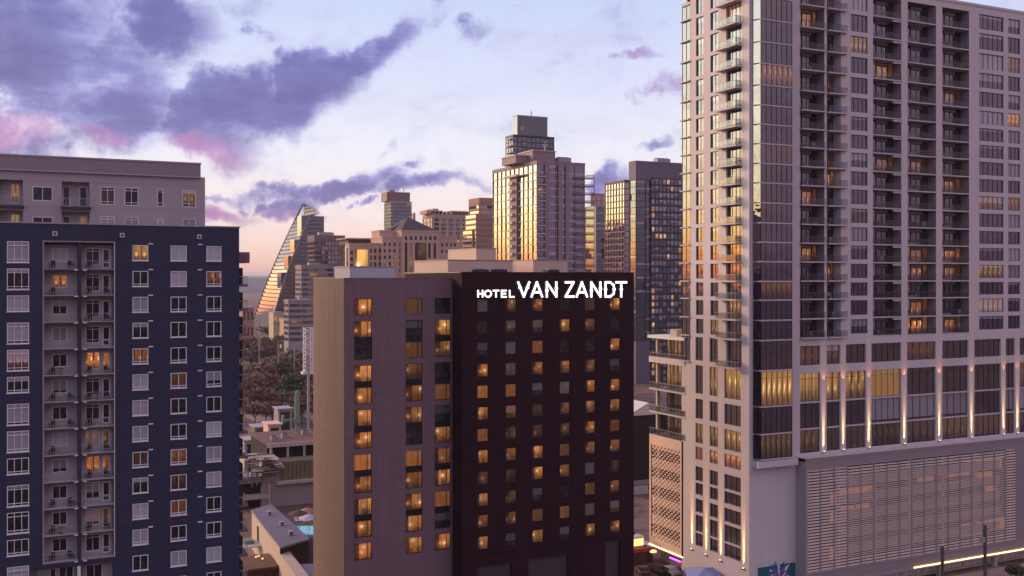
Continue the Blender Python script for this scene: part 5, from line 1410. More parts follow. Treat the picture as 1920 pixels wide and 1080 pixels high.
def a_top(t, f1, f2, xc, xr, yb, zt):
    Y = f1.p; f = Face('Y', Y + 6); a, b = f.u(970), f.u(1026.5); z = f.z(990, 218.5); m_ = MB(); g2 = Face('X', a); y2 = g2.u(961.5)
    n = 10
    for fc, p, q, k in ((f, a, b, 9), (g2, Y + 6, y2, 3)):
        for i in range(k):
            for j in range(4):
                ua, ub = p + (q - p) * i / k, p + (q - p) * (i + 1) / k; za, zb = zt + (z - zt) * j / 4, zt + (z - zt) * (j + 1) / 4
                m_.quad([fc.P(ua, za, 0), fc.P(ub, za, 0), fc.P(ub, zb, 0), fc.P(ua, zb, 0)], 'glass_blue', (.3 if j == 1 and RND.random() < .3 else 0, RND.random(), 0, .3))
    m_.box(a + .3, b, Y + 6.3, y2, zt, z - .2, 'band_dark'); m_.box(a - .2, b + .2, Y + 5.8, y2 + .2, z + .002, z + .7, 'cap_metal'); t.part('glass_crown', m_)
    # balcony slots down the left edge
    z_ = zt - 3
    while z_ > f1.z(960, 310): 
        q = MB(); q.box(xc - 2.2, xc + 1, Y - .8, Y + 9, z_ - .5, z_ + .5, 'slab_edge'); t.rep('balcony', q); z_ -= 5.2
skybld('glass_tower', 'dark blue supertall with a pale glass crown behind the gold gridded tower', 948, 962, 1039, 252, 700, 3.9, 4, 'glass_blue', 'mullion_dark', 'mullion_dark', bandh=.2, crown=1, extra=a_top, litp=.02)

skybld('glass_tower', 'slender tower with one bright yellow face and one blue face between larger towers', 1097, 1117, 1135, 385.5, 620, 3.6, 12, 'glass_blue', 'cap_metal', 'cap_metal', bandh=.05, crown=.6, mull=.3)
skybld('brick_tower', 'reddish balcony tower showing only its top floors above the slender yellow tower', 1108, 1110, 1137, 362, 900, 5, 6, 'glass_sky', 'terracotta', 'terracotta', bandh=.3, mull=1.6, crown=1.5, solid='terracotta')
skybld('glass_tower', 'narrow tower with a cream gold chequered glass side beside the dark glass tower', 1134, 1171, 1181, 337, 500, 3.5, 3.2, 'glass_sky', 'mullion_red', 'mullion_red', bandh=.18, mull=.45, crown=1.0, solid='mullion_dark')
def dark_extra(t, f1, f2, xc, xr, yb, zt):
    Y = f1.p; a, b = f1.u(1219.5), f1.u(1284); z1 = f1.z(1230, 334); m_ = MB(); g_ = MB()
    z = z1; n = 9; rnd = random.Random(9)
    m_.box(a, b, Y - .6, Y - .06, 0, z1, 'mullion_dark')
    while z > f1.z(1240, 800):
        for k in range(n):
            ua, ub = a + (b - a) * k / n, a + (b - a) * (k + 1) / n
            g_.quad([f1.P(ua + .35, z - 3.1, -.64), f1.P(ub - .35, z - 3.1, -.64), f1.P(ub - .35, z - .6, -.64), f1.P(ua + .35, z - .6, -.64)], 'glass_blue', (1.3 if rnd.random() < .07 + (.25 if k == 0 else 0) else 0, rnd.random(), rnd.choice([0, .4, .8]), .6))
        z -= 3.45
    g3 = Face('X', xc); m3 = MB(); m3.quad([g3.P(Y + .4, zt - 9.4, -.03), g3.P(yb - .4, zt - 9.4, -.03), g3.P(yb - .4, zt - .3, -.03), g3.P(Y + .4, zt - .3, -.03)], 'glass_blue', (0, .5, 0, .3)); t.part('side_glass', m3)
    t.part('grid_frame', m_); t.part('grid_glass', g_)
skybld('glass_tower', 'dark green-blue glass tower close behind the hotel with a pale green edge', 1180, 1192.5, 1300, 301, 440, 3.45, 6.2, 'glass_blue', 'mullion_dark', 'mullion_dark', bandh=.07, mull=.25, crown=9.5, solid='slate_crown', extra=dark_extra, litp=.02, ybase=0)

# ================================================================ park, construction and low buildings in the gap
def make_tree(h, w, leaf, seed, density=1.0):
    r = random.Random(seed); tr = MB(); lf = MB()
    def limb(p, d, L, rad, lev):
        q = p + d * L; n = 5
        ax = d.cross(Vector((.3, .9, .1))).normalized(); ay = d.cross(ax).normalized()
        lo = [p + (ax * math.cos(k * 2 * math.pi / n) + ay * math.sin(k * 2 * math.pi / n)) * rad for k in range(n)]
        hi = [q + (ax * math.cos(k * 2 * math.pi / n) + ay * math.sin(k * 2 * math.pi / n)) * rad * .6 for k in range(n)]
        for k in range(n): tr.quad([lo[k], lo[(k + 1) % n], hi[(k + 1) % n], hi[k]], 'bark')
        if lev < 3:
            for k in range(4 if lev else 5):
                a = r.uniform(0, 6.28); s = r.uniform(.45, .9)
                dd = (d + Vector((math.cos(a) * s, math.sin(a) * s, r.uniform(-.05, .35)))).normalized()
                limb(q, dd, L * r.uniform(.55, .8), rad * .55, lev + 1)
        if lev >= 2:
            for k in range(int(9 * density)):
                c = q + Vector((r.gauss(0, 1), r.gauss(0, 1), r.gauss(0, .7))) * w * .10
                s = w * r.uniform(.02, .045); a = Vector((r.gauss(0, 1), r.gauss(0, 1), r.gauss(0, 1))).normalized() * s; b = a.cross(Vector((r.gauss(0, 1), r.gauss(0, 1), 1))).normalized() * s
                lf.quad([c - a - b, c + a - b, c + a + b, c - a + b], leaf)
    limb(Vector((0, 0, 0)), Vector((0, 0, 1)), h * .28, h * .03, 0)
    return tr, lf
protos = []
for i, (leaf, dn, nm) in enumerate((('leaf_brown', .8, 'brown'), ('leaf_olive', 1.3, 'olive'), ('leaf_rose', .7, 'rose'), ('leaf_green', 1.5, 'green'))):
    for v in range(2):
        tr, lf = make_tree(11, 11, leaf, 20 + i * 3 + v, dn)
        protos.append((tr, lf, nm))
KIND = {'brown': 'bare brown winter tree in the park between the navy building and the hotel', 'olive': 'olive green tree in the park between the navy building and the hotel',
        'rose': 'rosy brown leafless tree in the park between the navy building and the hotel', 'green': 'dark green full tree in the park between the navy building and the hotel'}
made = {}
def plant(x, y, s, pi, label=None, group=None, z=0):
    nm = protos[pi][2]
    root = bpy.data.objects.new('tree', None); C.objects.link(root); root.location = (x, y, z); root.scale = (s, s, s * RND.uniform(.8, 1.1)); root.rotation_euler = (0, 0, RND.uniform(0, 6))
    tag(root, label or KIND[nm], 'tree', group or f'{nm} trees in the park')
    if pi not in made:
        a = protos[pi][0].build('trunk', root, (0, 0, 0)); b = protos[pi][1].build('crown', root, (0, 0, 0)); made[pi] = (a, b)
    else:
        for o in made[pi]:
            c = o.copy(); C.objects.link(c); c.parent = root
rt = random.Random(2)
for row, (py, n, s) in enumerate(((632, 9, 1.1), (650, 8, .9), (684, 8, 1.1), (698, 8, 1.2), (660, 9, 1.1), (672, 9, 1.2), (716, 9, 1.2), (736, 9, 1.15), (752, 8, 1.1), (770, 8, 1.0), (790, 7, .9))):
    for k in range(n):
        px = 436 + (600 - 436) * (k + rt.uniform(.1, .9)) / n
        if row == 2 and px < 530 and rt.random() < .5: continue
        x, y, _ = ground(px, py + rt.uniform(-6, 8))
        pi = rt.choice([0, 1, 4, 5, 0, 1] if px < 520 else [2, 3, 0, 2, 3, 6]) if row > 2 else rt.choice([0, 1, 4, 5, 7])
        plant(x, y, s * rt.uniform(.8, 1.25), pi)

def simple(name, label, cat, boxes, group=None):
    """one mesh thing made of several fitted boxes: (x0,x1,y0,y1,z0,z1,material)"""
    m_ = MB()
    for b in boxes: m_.box(*b)
    bb = m_.bounds(); org = ((bb[0][0] + bb[0][1]) / 2, (bb[1][0] + bb[1][1]) / 2, bb[2][0])
    o = m_.build(name, None, org); tag(o, label, cat, group); return o
def span(pa, pb, Y): f = Face('Y', Y); return f.u(pa), f.u(pb)

# far low buildings and the bright sign boards beyond the park
def farbox(name, label, pa, pb, ya, Y, mname, cat='building', lit=0, rows=3, cols=4):
    f = Face('Y', Y); a, b = f.u(pa), f.u(pb); z = f.z(pa, ya)
    t = Thing(name, label, cat, ((a + b) / 2, Y + 8, 0)); m_ = MB(); hs = []
    for r in range(rows):
        for c in range(cols):
            u = a + (b - a) * (c + .2) / cols; hs.append((u, u + (b - a) * .6 / cols, z * (1 - (r + .8) / (rows + .3)), z * (1 - (r + .25) / (rows + .3)), .3))
    wall(m_, f, a, b, 0, z, hs, mname, .3); m_.box(a, b, Y + .5, Y + 16, 0, z - .01, mname); t.part('wall', m_)
    rf = MB(); rf.box(a - .3, b + .3, Y - .3, Y + 16.3, z + .003, z + .6, 'cap_metal'); t.part('roof', rf)
    for h in hs:
        g_ = MB(); g_.fquad(f, h[0], h[1], h[2], h[3], .28, 'glass_hotel', (lit, RND.random(), 0, .7)); t.rep('window', g_)
    t.finish()
farbox('low_building', 'small brick building beside the foot of the sail tower', 455, 476, 577, 850, 'terracotta', rows=2, cols=3)
farbox('low_building', 'pale building with a cream wall between the sail tower and the banded block', 513, 532, 587, 800, 'cream_wall', rows=2, cols=3, lit=.5)
farbox('low_building', 'dark low shopping building with lit top windows beyond the park', 548, 592, 592, 780, 'brown_wall', rows=3, cols=6, lit=.3)
farbox('low_building', 'tan low building at the park edge below the banded block', 534, 546, 599, 770, 'stone', rows=3, cols=2, lit=.3)
f = Face('Y', 520)
for i, px in enumerate((522, 552, 486)):
    x = f.u(px); z = f.z(px, (640, 645, 600)[i])
    m_ = MB(); m_.box(x - .22, x + .22, 519.8, 520.2, 0, z, 'steel_grey'); m_.box(x - .1, x + 2.2, 519.9, 520.1, z, z + .2, 'steel_grey'); m_.box(x + 1.4, x + 2.4, 519.7, 520.3, z - .16, z - .01, 'white_frame')
    o = m_.build('street_lamp', None, (x, 520, 0)); tag(o, ('tall grey street lamp at the middle of the park gap', 'tall grey street lamp in the park just left of the crane mast', 'tall thin street lamp nearest the navy building beyond the park')[i], 'street lamp', 'street lamps beyond the park')
x, y, _ = ground(462, 640)
simple('billboard', 'small red billboard beside the navy building beyond the park', 'sign', [(x - 2.6, x + 2.6, y - .2, y + .2, 8, 16.5, 'red_paint'), (x - 2.8, x + 2.8, y + .21, y + .4, 7.8, 16.7, 'steel_grey'), (x - .25, x + .25, y - .1, y + .15, 0, 7.8, 'steel_grey')])
# parked and queuing cars on the road past the park: real car silhouettes
def car_mb(body):
    m_ = MB(); prof = [(-2.2, .35), (-2.2, .85), (-1.5, .95), (-.9, 1.42), (.7, 1.42), (1.3, .98), (2.15, .85), (2.2, .35)]
    for y0 in (-.85, .85): m_.quad([(p[0], y0, p[1]) for p in prof], body, uv=[(0, 0)] * 8)
    for p, q in zip(prof, prof[1:] + prof[:1]): m_.quad([(p[0], -.85, p[1]), (q[0], -.85, q[1]), (q[0], .85, q[1]), (p[0], .85, p[1])], body)
    return m_
def car_parts(root, body):
    car_mb(body).build('body', root, (0, 0, 0))
    g_ = MB()
    for y0 in (-.862, .862): g_.quad([(-1.35, y0, .98), (1.1, y0, .98), (.65, y0, 1.36), (-.85, y0, 1.36)], 'dark_frame')
    g_.quad([(1.32, -.75, .99), (1.32, .75, .99), (.74, .7, 1.38), (.74, -.7, 1.38)], 'dark_frame'); g_.build('windows', root, (0, 0, 0))
    for sx in (-1.35, 1.35):
        for sy in (-.86, .86):
            w = MB(); c = [(sx + .33 * math.cos(k * .785), .33 + .33 * math.sin(k * .785)) for k in range(8)]
            w.quad([(p[0], sy - .1, p[1]) for p in c], 'furniture_dark', uv=[(0, 0)] * 8); w.quad([(p[0], sy + .1, p[1]) for p in c], 'furniture_dark', uv=[(0, 0)] * 8)
            for p, q in zip(c, c[1:] + c[:1]): w.quad([(p[0], sy - .1, p[1]), (q[0], sy - .1, q[1]), (q[0], sy + .1, q[1]), (p[0], sy + .1, p[1])], 'furniture_dark')
            w.build('wheel', root, (0, 0, 0))
    for sy in (-.6, .6):
        h = MB(); h.box(2.18, 2.24, sy - .2, sy + .2, .62, .78, 'lamp_warm'); h.build('headlight', root, (0, 0, 0))
cols_ = [('white', 'white_frame'), ('dark', 'furniture_dark'), ('red', 'red_paint'), ('silver', 'cap_metal')]
first = {}
for i in range(16):
    px = 500 + i * 4.9; x, y, _ = ground(px, 641 + (i % 2) * 2.2)
    cn, cm = cols_[i % 4]
    root = bpy.data.objects.new('parked_car', None); C.objects.link(root); root.location = (x, y, .01); root.rotation_euler = (0, 0, R(-26.2) if i % 2 else R(153.8)); root.scale = (1.3, 1.3, 1.3)
    tag(root, f'{cn} car queuing on the far road beyond the park', 'car', f'{cn} cars on the road beyond the park')
    if cn not in first: car_parts(root, cm); first[cn] = root
    else:
        for ch in first[cn].children:
            c = ch.copy(); C.objects.link(c); c.parent = root

# white lattice crane mast beside the hotel
def mast():
    Y = 330.0; f = Face('Y', Y); a, b = f.u(572.5), f.u(588); z0, z1 = f.z(580, 697), f.z(580, 614); w = b - a
    t = Thing('crane_mast', 'white lattice crane mast on a grey pole beside the hotel', 'crane', ((a + b) / 2, Y, 0)); m_ = MB()
    for x in (a, b - .35):
        for y in (Y, Y + w): m_.box(x, x + .35, y, y + .35, z0, z1, 'lattice_white')
    n = 12; hh = (z1 - z0) / n
    for k in range(n + 1):
        z = z0 + hh * k
        m_.box(a, b, Y + .01, Y + .3, z - .14, z + .14, 'lattice_white')
        if k < n:
            p, q = (a, b) if k % 2 else (b, a)
            m_.quad([(p, Y + .1, z), (p, Y + .1, z + .35), (q, Y + .1, z + hh), (q, Y + .1, z + hh - .35)], 'lattice_white')
            m_.quad([(a + .1, Y + (0 if k % 2 else w), z), (a + .1, Y + (0 if k % 2 else w), z + .35), (a + .1, Y + (w if k % 2 else 0), z + hh), (a + .1, Y + (w if k % 2 else 0), z + hh - .35)], 'lattice_white')
    m_.box(a - .8, b + .4, Y - .2, Y + w, z0 - .8, z0, 'lattice_white'); t.part('lattice', m_)
    p = MB(); px_ = f.u(577.5); p.box(px_ - .35, px_ + .35, Y - .9, Y - .21, 0, z0 + 5, 'steel_grey'); t.part('pole', p); t.finish()
mast()

# tall green construction column with a clamp at its foot
def column():
    Y = 262.0; f = Face('Y', Y); x = f.u(557); z0, z1 = f.z(557, 818), f.z(557, 731); r = (f.u(563) - f.u(552)) / 2
    t = Thing('green_column', 'tall rounded green column standing on the flat concrete roof left of the hotel', 'column', (x, Y, z0)); m_ = MB(); n = 12
    prof = [(z0 + 2.6, r * .55), (z0 + 3.4, r * .95), (z0 + 4.5, r), (z1 - 2, r * .92), (z1 - .7, r * .75), (z1, r * .25)]
    for (za, ra), (zb, rb) in zip(prof, prof[1:]):
        for k in range(n):
            a, b = k * 2 * math.pi / n, (k + 1) * 2 * math.pi / n
            m_.quad([(x + ra * math.cos(a), Y + ra * math.sin(a), za), (x + ra * math.cos(b), Y + ra * math.sin(b), za), (x + rb * math.cos(b), Y + rb * math.sin(b), zb), (x + rb * math.cos(a), Y + rb * math.sin(a), zb)], 'cactus_green')
    t.part('shaft', m_, smooth=True)
    b = MB(); b.box(x - .35, x + .35, Y - .3, Y + .3, z0 + .6, z0 + 2.6, 'steel_grey'); b.box(x - 1.3, x + 1.3, Y - 1, Y + 1, z0, z0 + .6, 'steel_grey')
    for sx in (-1, 1): b.quad([(x + sx * 1.2, Y - .5, z0 + .6), (x + sx * .9, Y - .5, z0 + .6), (x + sx * .1, Y - .5, z0 + 2.2), (x + sx * .35, Y - .5, z0 + 2.4)], 'steel_grey')
    t.part('base', b)
    br = MB(); br.box(x - 3.6, x - r, Y - .4, Y + .4, z0 + 4, z0 + 4.5, 'cactus_green'); br.box(x - 3.9, x - 3.3, Y - .5, Y + .5, z0 + 3.6, z0 + 5.6, 'cactus_green'); t.part('arm', br); t.finish()
column()

# concrete structure with decks behind the slate roof
def deck():
    Y = 240.0; f = Face('Y', Y)
    t = Thing('parking_structure', 'half open concrete deck structure left of the hotel below the green column', 'structure', (f.u(540), Y + 8, 0))
    x0, x1 = f.u(440), f.u(640)
    m_ = MB(); fr = Face('Y', 247.0); a = fr.u(503); zr = fr.z(520, 832)
    m_.box(a, fr.u(620), 247, 268, zr - .5, zr, 'rust_ground'); m_.box(a - .2, fr.u(620), 246.7, 246.99, zr - .8, zr + .15, 'deck_concrete'); m_.box(a + .2, fr.u(620), 249, 267, 0, zr - .51, 'void_dark')
    for k in range(6): x = a + .5 + k * 4; m_.box(x, x + .5, 247.1, 247.6, 0, zr - .51, 'deck_concrete')
    t.part('upper_deck', m_)
    w = MB(); a, b = f.u(491), f.u(524); w.box(a, b, Y, Y + 6, 0, f.z(500, 861), 'grey_concrete'); t.part('stair_block', w)
    o_ = MB(); a, b = f.u(525), f.u(600); zt, zb = f.z(560, 864), f.z(560, 899)
    x = a
    while x < b: o_.box(x, x + .9, Y + .3, Y + .7, zb, zt, 'olive_panel'); x += 1.0
    o_.box(a, b, Y + .71, Y + 6, zb, zt, 'olive_panel'); t.part('cladding', o_)
    l = MB(); l.box(f.u(518), b, Y - .8, Y + 6, zb - .7, zb - .01, 'deck_concrete'); l.box(f.u(520), b, Y + .2, Y + 6, 0, zb - .71, 'grey_concrete'); l.box(x0, f.u(517), Y - .3, Y + 6, f.z(480, 905), f.z(480, 893), 'grey_concrete'); l.box(x0, f.u(506), Y - .3, Y + 6, f.z(480, 936), f.z(480, 928), 'deck_concrete')
    l.box(x0, f.u(519), Y + 1.5, Y + 6, 0, f.z(480, 905), 'void_dark'); l.box(f.u(503), f.u(506.5), Y - .4, Y, 0, f.z(505, 905), 'deck_concrete')
    t.part('lower_deck', l)
    s = MB(); r = random.Random(8)
    for k in range(26):      # scaffold poles and boards
        px = r.uniform(458, 520); py = r.uniform(846, 892); xx = f.u(px); z = f.z(px, py); L = r.uniform(1.2, 5); s.box(xx, xx + L, Y + r.uniform(-3, 0), Y + .1, z, z + .14, 'deck_concrete' if k % 3 else 'olive_panel')
        s.box(xx, xx + .12, Y - .5, Y - .38, z - 3, z + .8, 'steel_grey')
    t.part('scaffold', s, 'stuff'); t.finish()
    # low sheds behind
    for i, (pa, pb, ya, Yy, mn, lb) in enumerate(((503, 527, 795, 290, 'tan_panel', 'small pink-roofed shed with a dark open front left of the green column'), (522, 547, 766, 330, 'grey_concrete', 'small grey site cabin just above and left of the green column'), (458, 480, 825, 285, 'cream_wall', 'low cream shed behind the scaffolding by the navy building'), (478, 498, 800, 300, 'olive_panel', 'olive shed between the cream shed and the pink-roofed one'))):
        g_ = Face('Y', Yy); a, b = g_.u(pa), g_.u(pb); z = g_.z(pa, ya)
        simple('shed', lb, 'shed', [(a, b, Yy, Yy + 6, 0, z - .4, mn), (a - .4, b + .4, Yy - .6, Yy + 6.4, z - .39, z, 'tan_panel' if i == 0 else 'cap_metal'), (a + .6, b - .6, Yy - .05, Yy - .01, .2, z - 1.2, 'void_dark')], 'sheds left of the hotel')
deck()

# long beige house with a slate roof
def slate():
    zr = 7.5
    c = [Vector(ground(470.5, 956, zr)), Vector(ground(508.5, 945, zr)), Vector(ground(581, 1010, zr)), Vector(ground(525, 1026, zr))]
    t = Thing('long_house', 'long beige walled house with a flat slate roof between navy building and hotel', 'building', tuple((c[0] + c[2]) / 2 - Vector((0, 0, zr))))
    r_ = MB(); low = [p - Vector((0, 0, .35)) for p in c]
    r_.quad(c, 'slate_roof')
    for k in range(4): r_.quad([low[k], low[(k + 1) % 4], c[(k + 1) % 4], c[k]], 'cap_metal')
    t.part('roof', r_)
    # wall under the left eave runs on past the roof towards the camera
    dL = (c[3] - c[0]).normalized(); wl = [c[0], c[3] + dL * 24]; nn = Vector((-dL.y, dL.x, 0)) * -1
    w = MB()
    cen = (c[0] + c[2]) / 2
    def down(p, z): return Vector((p.x, p.y, z))
    ins = [p + (cen - p) * .03 for p in c]
    for k in range(4): w.quad([down(ins[k], 0), down(ins[(k + 1) % 4], 0), down(ins[(k + 1) % 4], zr - .35), down(ins[k], zr - .35)], 'cream_wall' if k != 2 else 'brown_wall')
    e = c[3] + dL * 26; th = (c[2] - c[3]).normalized() * 2.2
    a0, a1 = down(ins[3], 0), down(e, 0)
    for z in (6.2,):
        w.quad([a0, a1, down(e, z), down(ins[3], z)], 'cream_wall'); w.quad([a0 + th, a1 + th, down(e + th, z), down(ins[3] + th, z)], 'cream_wall'); w.quad([down(ins[3], z), down(e, z), down(e + th, z), down(ins[3] + th, z)], 'cream_wall')
    t.part('wall', w)
    d = MB(); p = ins[0].lerp(ins[3], .22); q = ins[0].lerp(ins[3], .28); o_ = Vector((-.08, -.05, 0)); d.quad([down(p, 2) + o_, down(q, 2) + o_, down(q, 6) + o_, down(p, 6) + o_], 'void_dark'); t.part('window', d)
    t.finish()
    # lower dark roof in front
    c2 = [Vector(ground(560, 1058, 6)), Vector(ground(597, 1056, 6)), Vector(ground(660, 1120, 6)), Vector(ground(585, 1130, 6))]
    t = Thing('low_house', 'small house with a dark roof at the foot of the hotel side wall', 'house', tuple((c2[0] + c2[2]) / 2 - Vector((0, 0, 6)))); m_ = MB(); m_.quad(c2, 'slate_roof')
    for k in range(4): m_.quad([c2[k] - Vector((0, 0, .3)), c2[(k + 1) % 4] - Vector((0, 0, .3)), c2[(k + 1) % 4], c2[k]], 'band_dark')
    t.part('roof', m_); w = MB(); cc = (c2[0] + c2[2]) / 2; i2 = [p + (cc - p) * .05 for p in c2]
    for k in range(4): w.quad([down(i2[k], 0), down(i2[(k + 1) % 4], 0), down(i2[(k + 1) % 4], 5.7), down(i2[k], 5.7)], 'brown_wall')
    t.part('wall', w); t.finish()
slate()

# pool, deck and umbrellas between the house and the hotel
def pool():
    x, y, _ = ground(575, 993, 5.0)
    t = Thing('swimming_pool', 'bright turquoise rooftop pool at the foot of the hotel side wall', 'pool', (x, y, 0)); m_ = MB(); p = [Vector(ground(a, b, 5.0)) for a, b in ((553, 986), (600, 986), (612, 1003), (566, 1003))]
    m_.quad(p, 'pool_water'); t.part('water', m_)
    d = MB(); c = sum(p, Vector()) / 4; q = [c + (k - c) * 1.25 - Vector((0, 0, .12)) for k in p]; d.quad(q, 'grey_concrete')
    for k in range(4): a, b = q[k], q[(k + 1) % 4]; d.quad([Vector((a.x, a.y, 0)), Vector((b.x, b.y, 0)), b, a], 'grey_concrete')
    t.part('pool_deck', d); t.finish()
    for i, (px, py, mn, cn) in enumerate(((560, 962, 'brown_wall', 'dark brown'), (576, 958, 'terracotta', 'rust'), (580, 970, 'lavender_box', 'lavender'))):
        x, y, z = ground(px, py, 7.5); t = Thing('patio_umbrella', f'{cn} patio umbrella beside the turquoise pool', 'umbrella', (x, y, 5), 'umbrellas by the pool'); c = MB(); n = 8
        for k in range(n):
            a, b = k * 6.283 / n, (k + 1) * 6.283 / n; c.quad([(x, y, 8.2), (x + 2.1 * math.cos(a), y + 2.1 * math.sin(a), 7.4), (x + 2.1 * math.cos(b), y + 2.1 * math.sin(b), 7.4)], mn)
        t.part('canopy', c); p = MB(); p.box(x - .04, x + .04, y - .04, y + .04, 4.9, 8.1, 'steel_grey'); t.part('pole', p); t.finish()
pool()
# courtyard by the navy building foot
def yard():
    p = [ground(440, 1010), ground(490, 1015), ground(520, 1100), ground(430, 1100)]; m_ = MB(); m_.quad([(q[0], q[1], .02) for q in p], 'pavement'); o = m_.build('courtyard_paving'); o['kind'] = 'structure'
    x, y, z = ground(468, 1018, 3.2)
    m_ = MB(); m_.box(x - 3, x + 2.2, y - 3, y + 3, 3.0, 3.25, 'tent_white'); m_.box(x - 1.2, x + .6, y - 1.2, y + 1.4, 3.26, 3.9, 'cactus_green')
    for sx in (-2.8, 2): 
        for sy in (-2.8, 2.8): m_.box(x + sx - .08, x + sx + .08, y + sy - .08, y + sy + .08, 0, 3, 'steel_grey')
    o = m_.build('pavilion', None, (x, y, 0)); tag(o, 'white roofed courtyard pavilion with a green planter on top beside the navy building', 'pavilion')
    for i, (px, py, mn, lb) in enumerate(((487, 1052, 'rust_ground', 'rust coloured courtyard roof at the bottom of the gap'), )):
        x, y, z = ground(px, py, 4); simple('courtyard_shed', lb, 'shed', [(x - 3.2, x + 2.2, y - 4, y + 4, 0, 3.6, 'brown_wall'), (x - 3.6, x + 2.6, y - 4.4, y + 4.4, 3.61, 4, mn)])
    for i, (px, py) in enumerate(((485, 1047), (492, 1052), (480, 1049))):
        x, y, z = ground(px, py, 4.0)
        q = MB(); q.box(x - .14, x + .14, y - .14, y + .14, 4.35, 4.62, 'lamp_warm'); q.box(x - .04, x + .04, y - .04, y + .04, 4.0, 4.35, 'dark_frame'); q.box(x - .2, x + .2, y - .2, y + .2, 4.62, 4.68, 'dark_frame')
        o = q.build('lantern', None, (x, y, 4.0)); tag(o, 'small warm lantern on the rust coloured courtyard roof', 'lantern', 'lanterns in the courtyard')
yard()

# ---- between hotel and annex
def between():
    f = Face('Y', 215.0)
    t = Thing('gabled_building', 'grey building with a white gabled roof peeking out between hotel and white tower', 'building', (f.u(1210), 222, 0)); m_ = MB()
    a, b = f.u(1175), f.u(1262); pk = f.u(1216); z0, z1 = f.z(1200, 779), f.z(1216, 755)
    A = [Vector((a, 215, z0)), Vector((pk, 215, z1)), Vector((b, 215, z0))]; B_ = [p + Vector((0, 22, 0)) for p in A]
    m_.quad(A, 'tent_white'); m_.quad(B_, 'tent_white'); m_.quad([A[0], A[1], B_[1], B_[0]], 'tent_white'); m_.quad([A[1], A[2], B_[2], B_[1]], 'tent_white'); t.part('roof', m_)
    w = MB(); w.box(a + .4, b - .4, 215.4, 236, 0, z0 - .02, 'void_dark')
    for py in (905, 925, 950, 975, 1000): z = f.z(1200, py); w.box(a, b, 214.9, 215.39, z - .5, z + .5, 'grey_concrete')
    w.box(a, f.u(1214), 214.6, 214.89, f.z(1200, 935), f.z(1200, 910), 'lavender_box')
    t.part('wall', w); t.finish()
    x, y, z = ground(1200, 1030, 3)
    simple('kiosk', 'small kiosk with a glowing white top and red roof between hotel and tower', 'kiosk', [(x - 2.6, x + 1.6, y, y + 3, 0, 2.6, 'brown_wall'), (x - 3, x + 2, y - .6, y + 3.4, 2.61, 3.3, 'red_paint'), (x - 2.4, x + 1.2, y + .4, y + 2.4, 3.31, 5.2, 'tent_white'), (x - 2.2, x + 1.0, y + .34, y + .39, 3.6, 4.9, 'lamp_warm')])
    pts = [ground(1180, 1035), ground(1262, 1040), ground(1300, 1110), ground(1150, 1110)]; m_ = MB(); m_.quad([(q[0], q[1], .155) for q in pts], 'rust_ground'); o = m_.build('plaza_paving'); o['kind'] = 'structure'
    x, y, z = ground(1217, 1062, 0); y += 2
    simple('bar_pavilion', 'wooden bar pavilion with a lavender canopy below the tan garage screen', 'pavilion', [(x - 5, x + 2.2, y, y + 5, 0, 3, 'brown_wall'), (x - 5.4, x + 2.6, y - .6, y + 5.4, 3.01, 3.3, 'lavender_box'), (x - 4.6, x - 1, y - .05, y - .01, 1.0, 2.6, 'olive_panel'), (x - .4, x + 1.6, y - .05, y - .01, .1, 2.5, 'void_dark'), (x + 1.2, x + 2.2, y - 1.2, y - .4, 2.1, 2.5, 'lamp_warm')])
    fx = Face('X', XT + 2.3)
    a, b = fx.u(1276), fx.u(1256)
    m_ = MB(); m_.box(XT + 2.2, XT + 2.4, a, b, 1.2, 1.5, 'neon_purple'); m_.box(XT + 2.2, XT + 2.4, a, b, 2.0, 2.15, 'neon_purple'); m_.box(XT + 2.405, XT + 2.48, a - .3, b + .3, 1.0, 2.3, 'dark_frame')
    o = m_.build('neon_sign', None, (XT + 2.3, (a + b) / 2, 1.0)); tag(o, 'purple neon bar sign under the tan garage block', 'sign')
    # blue canopy tent at the tower foot
    p = [Vector(ground(*q)) for q in ((1284, 1064, 3.4), (1343, 1062, 3.4), (1362, 1095, 3.4), (1290, 1100, 3.4))]; c = sum(p, Vector()) / 4; top = c + Vector((0, 0, 1.2))
    t = Thing('canopy_tent', 'pale blue canopy tent beside the foot of the white tower', 'tent', (c.x, c.y, 0)); m_ = MB()
    for k in range(4): m_.quad([p[k], p[(k + 1) % 4], top], 'tent_blue')
    t.part('canopy', m_)
    for k in range(4): q = MB(); q.box(p[k].x - .06, p[k].x + .06, p[k].y - .06, p[k].y + .06, 0, 3.4, 'steel_grey'); t.part('leg', q)
    t.finish()
    # shrubs and parked cars along the tower foot
    for i, (px, py) in enumerate(((1286, 1050), (1293, 1053), (1302, 1056))):
        x, y, z = ground(px, py); plant(x, y, .28, (6, 2, 0)[i], f'{("dark green", "olive", "brown")[i]} small street tree at the corner of the white tower', 'street trees at the tower corner')
    for i, (px, py) in enumerate(((1236, 1075), (1256, 1078), (1205, 1078))):
        x, y, z = ground(px, py); cn, cm = (('dark', 'furniture_dark'), ('grey', 'steel_grey'), ('brown', 'brown_wall'))[i]
        root = bpy.data.objects.new('parked_car', None); C.objects.link(root); root.location = (x, y, .16); root.rotation_euler = (0, 0, R(90 if i < 2 else 70))
        tag(root, f'{cn} car parked on the plaza between hotel and white tower', 'car', 'cars on the plaza'); car_parts(root, cm)
between()

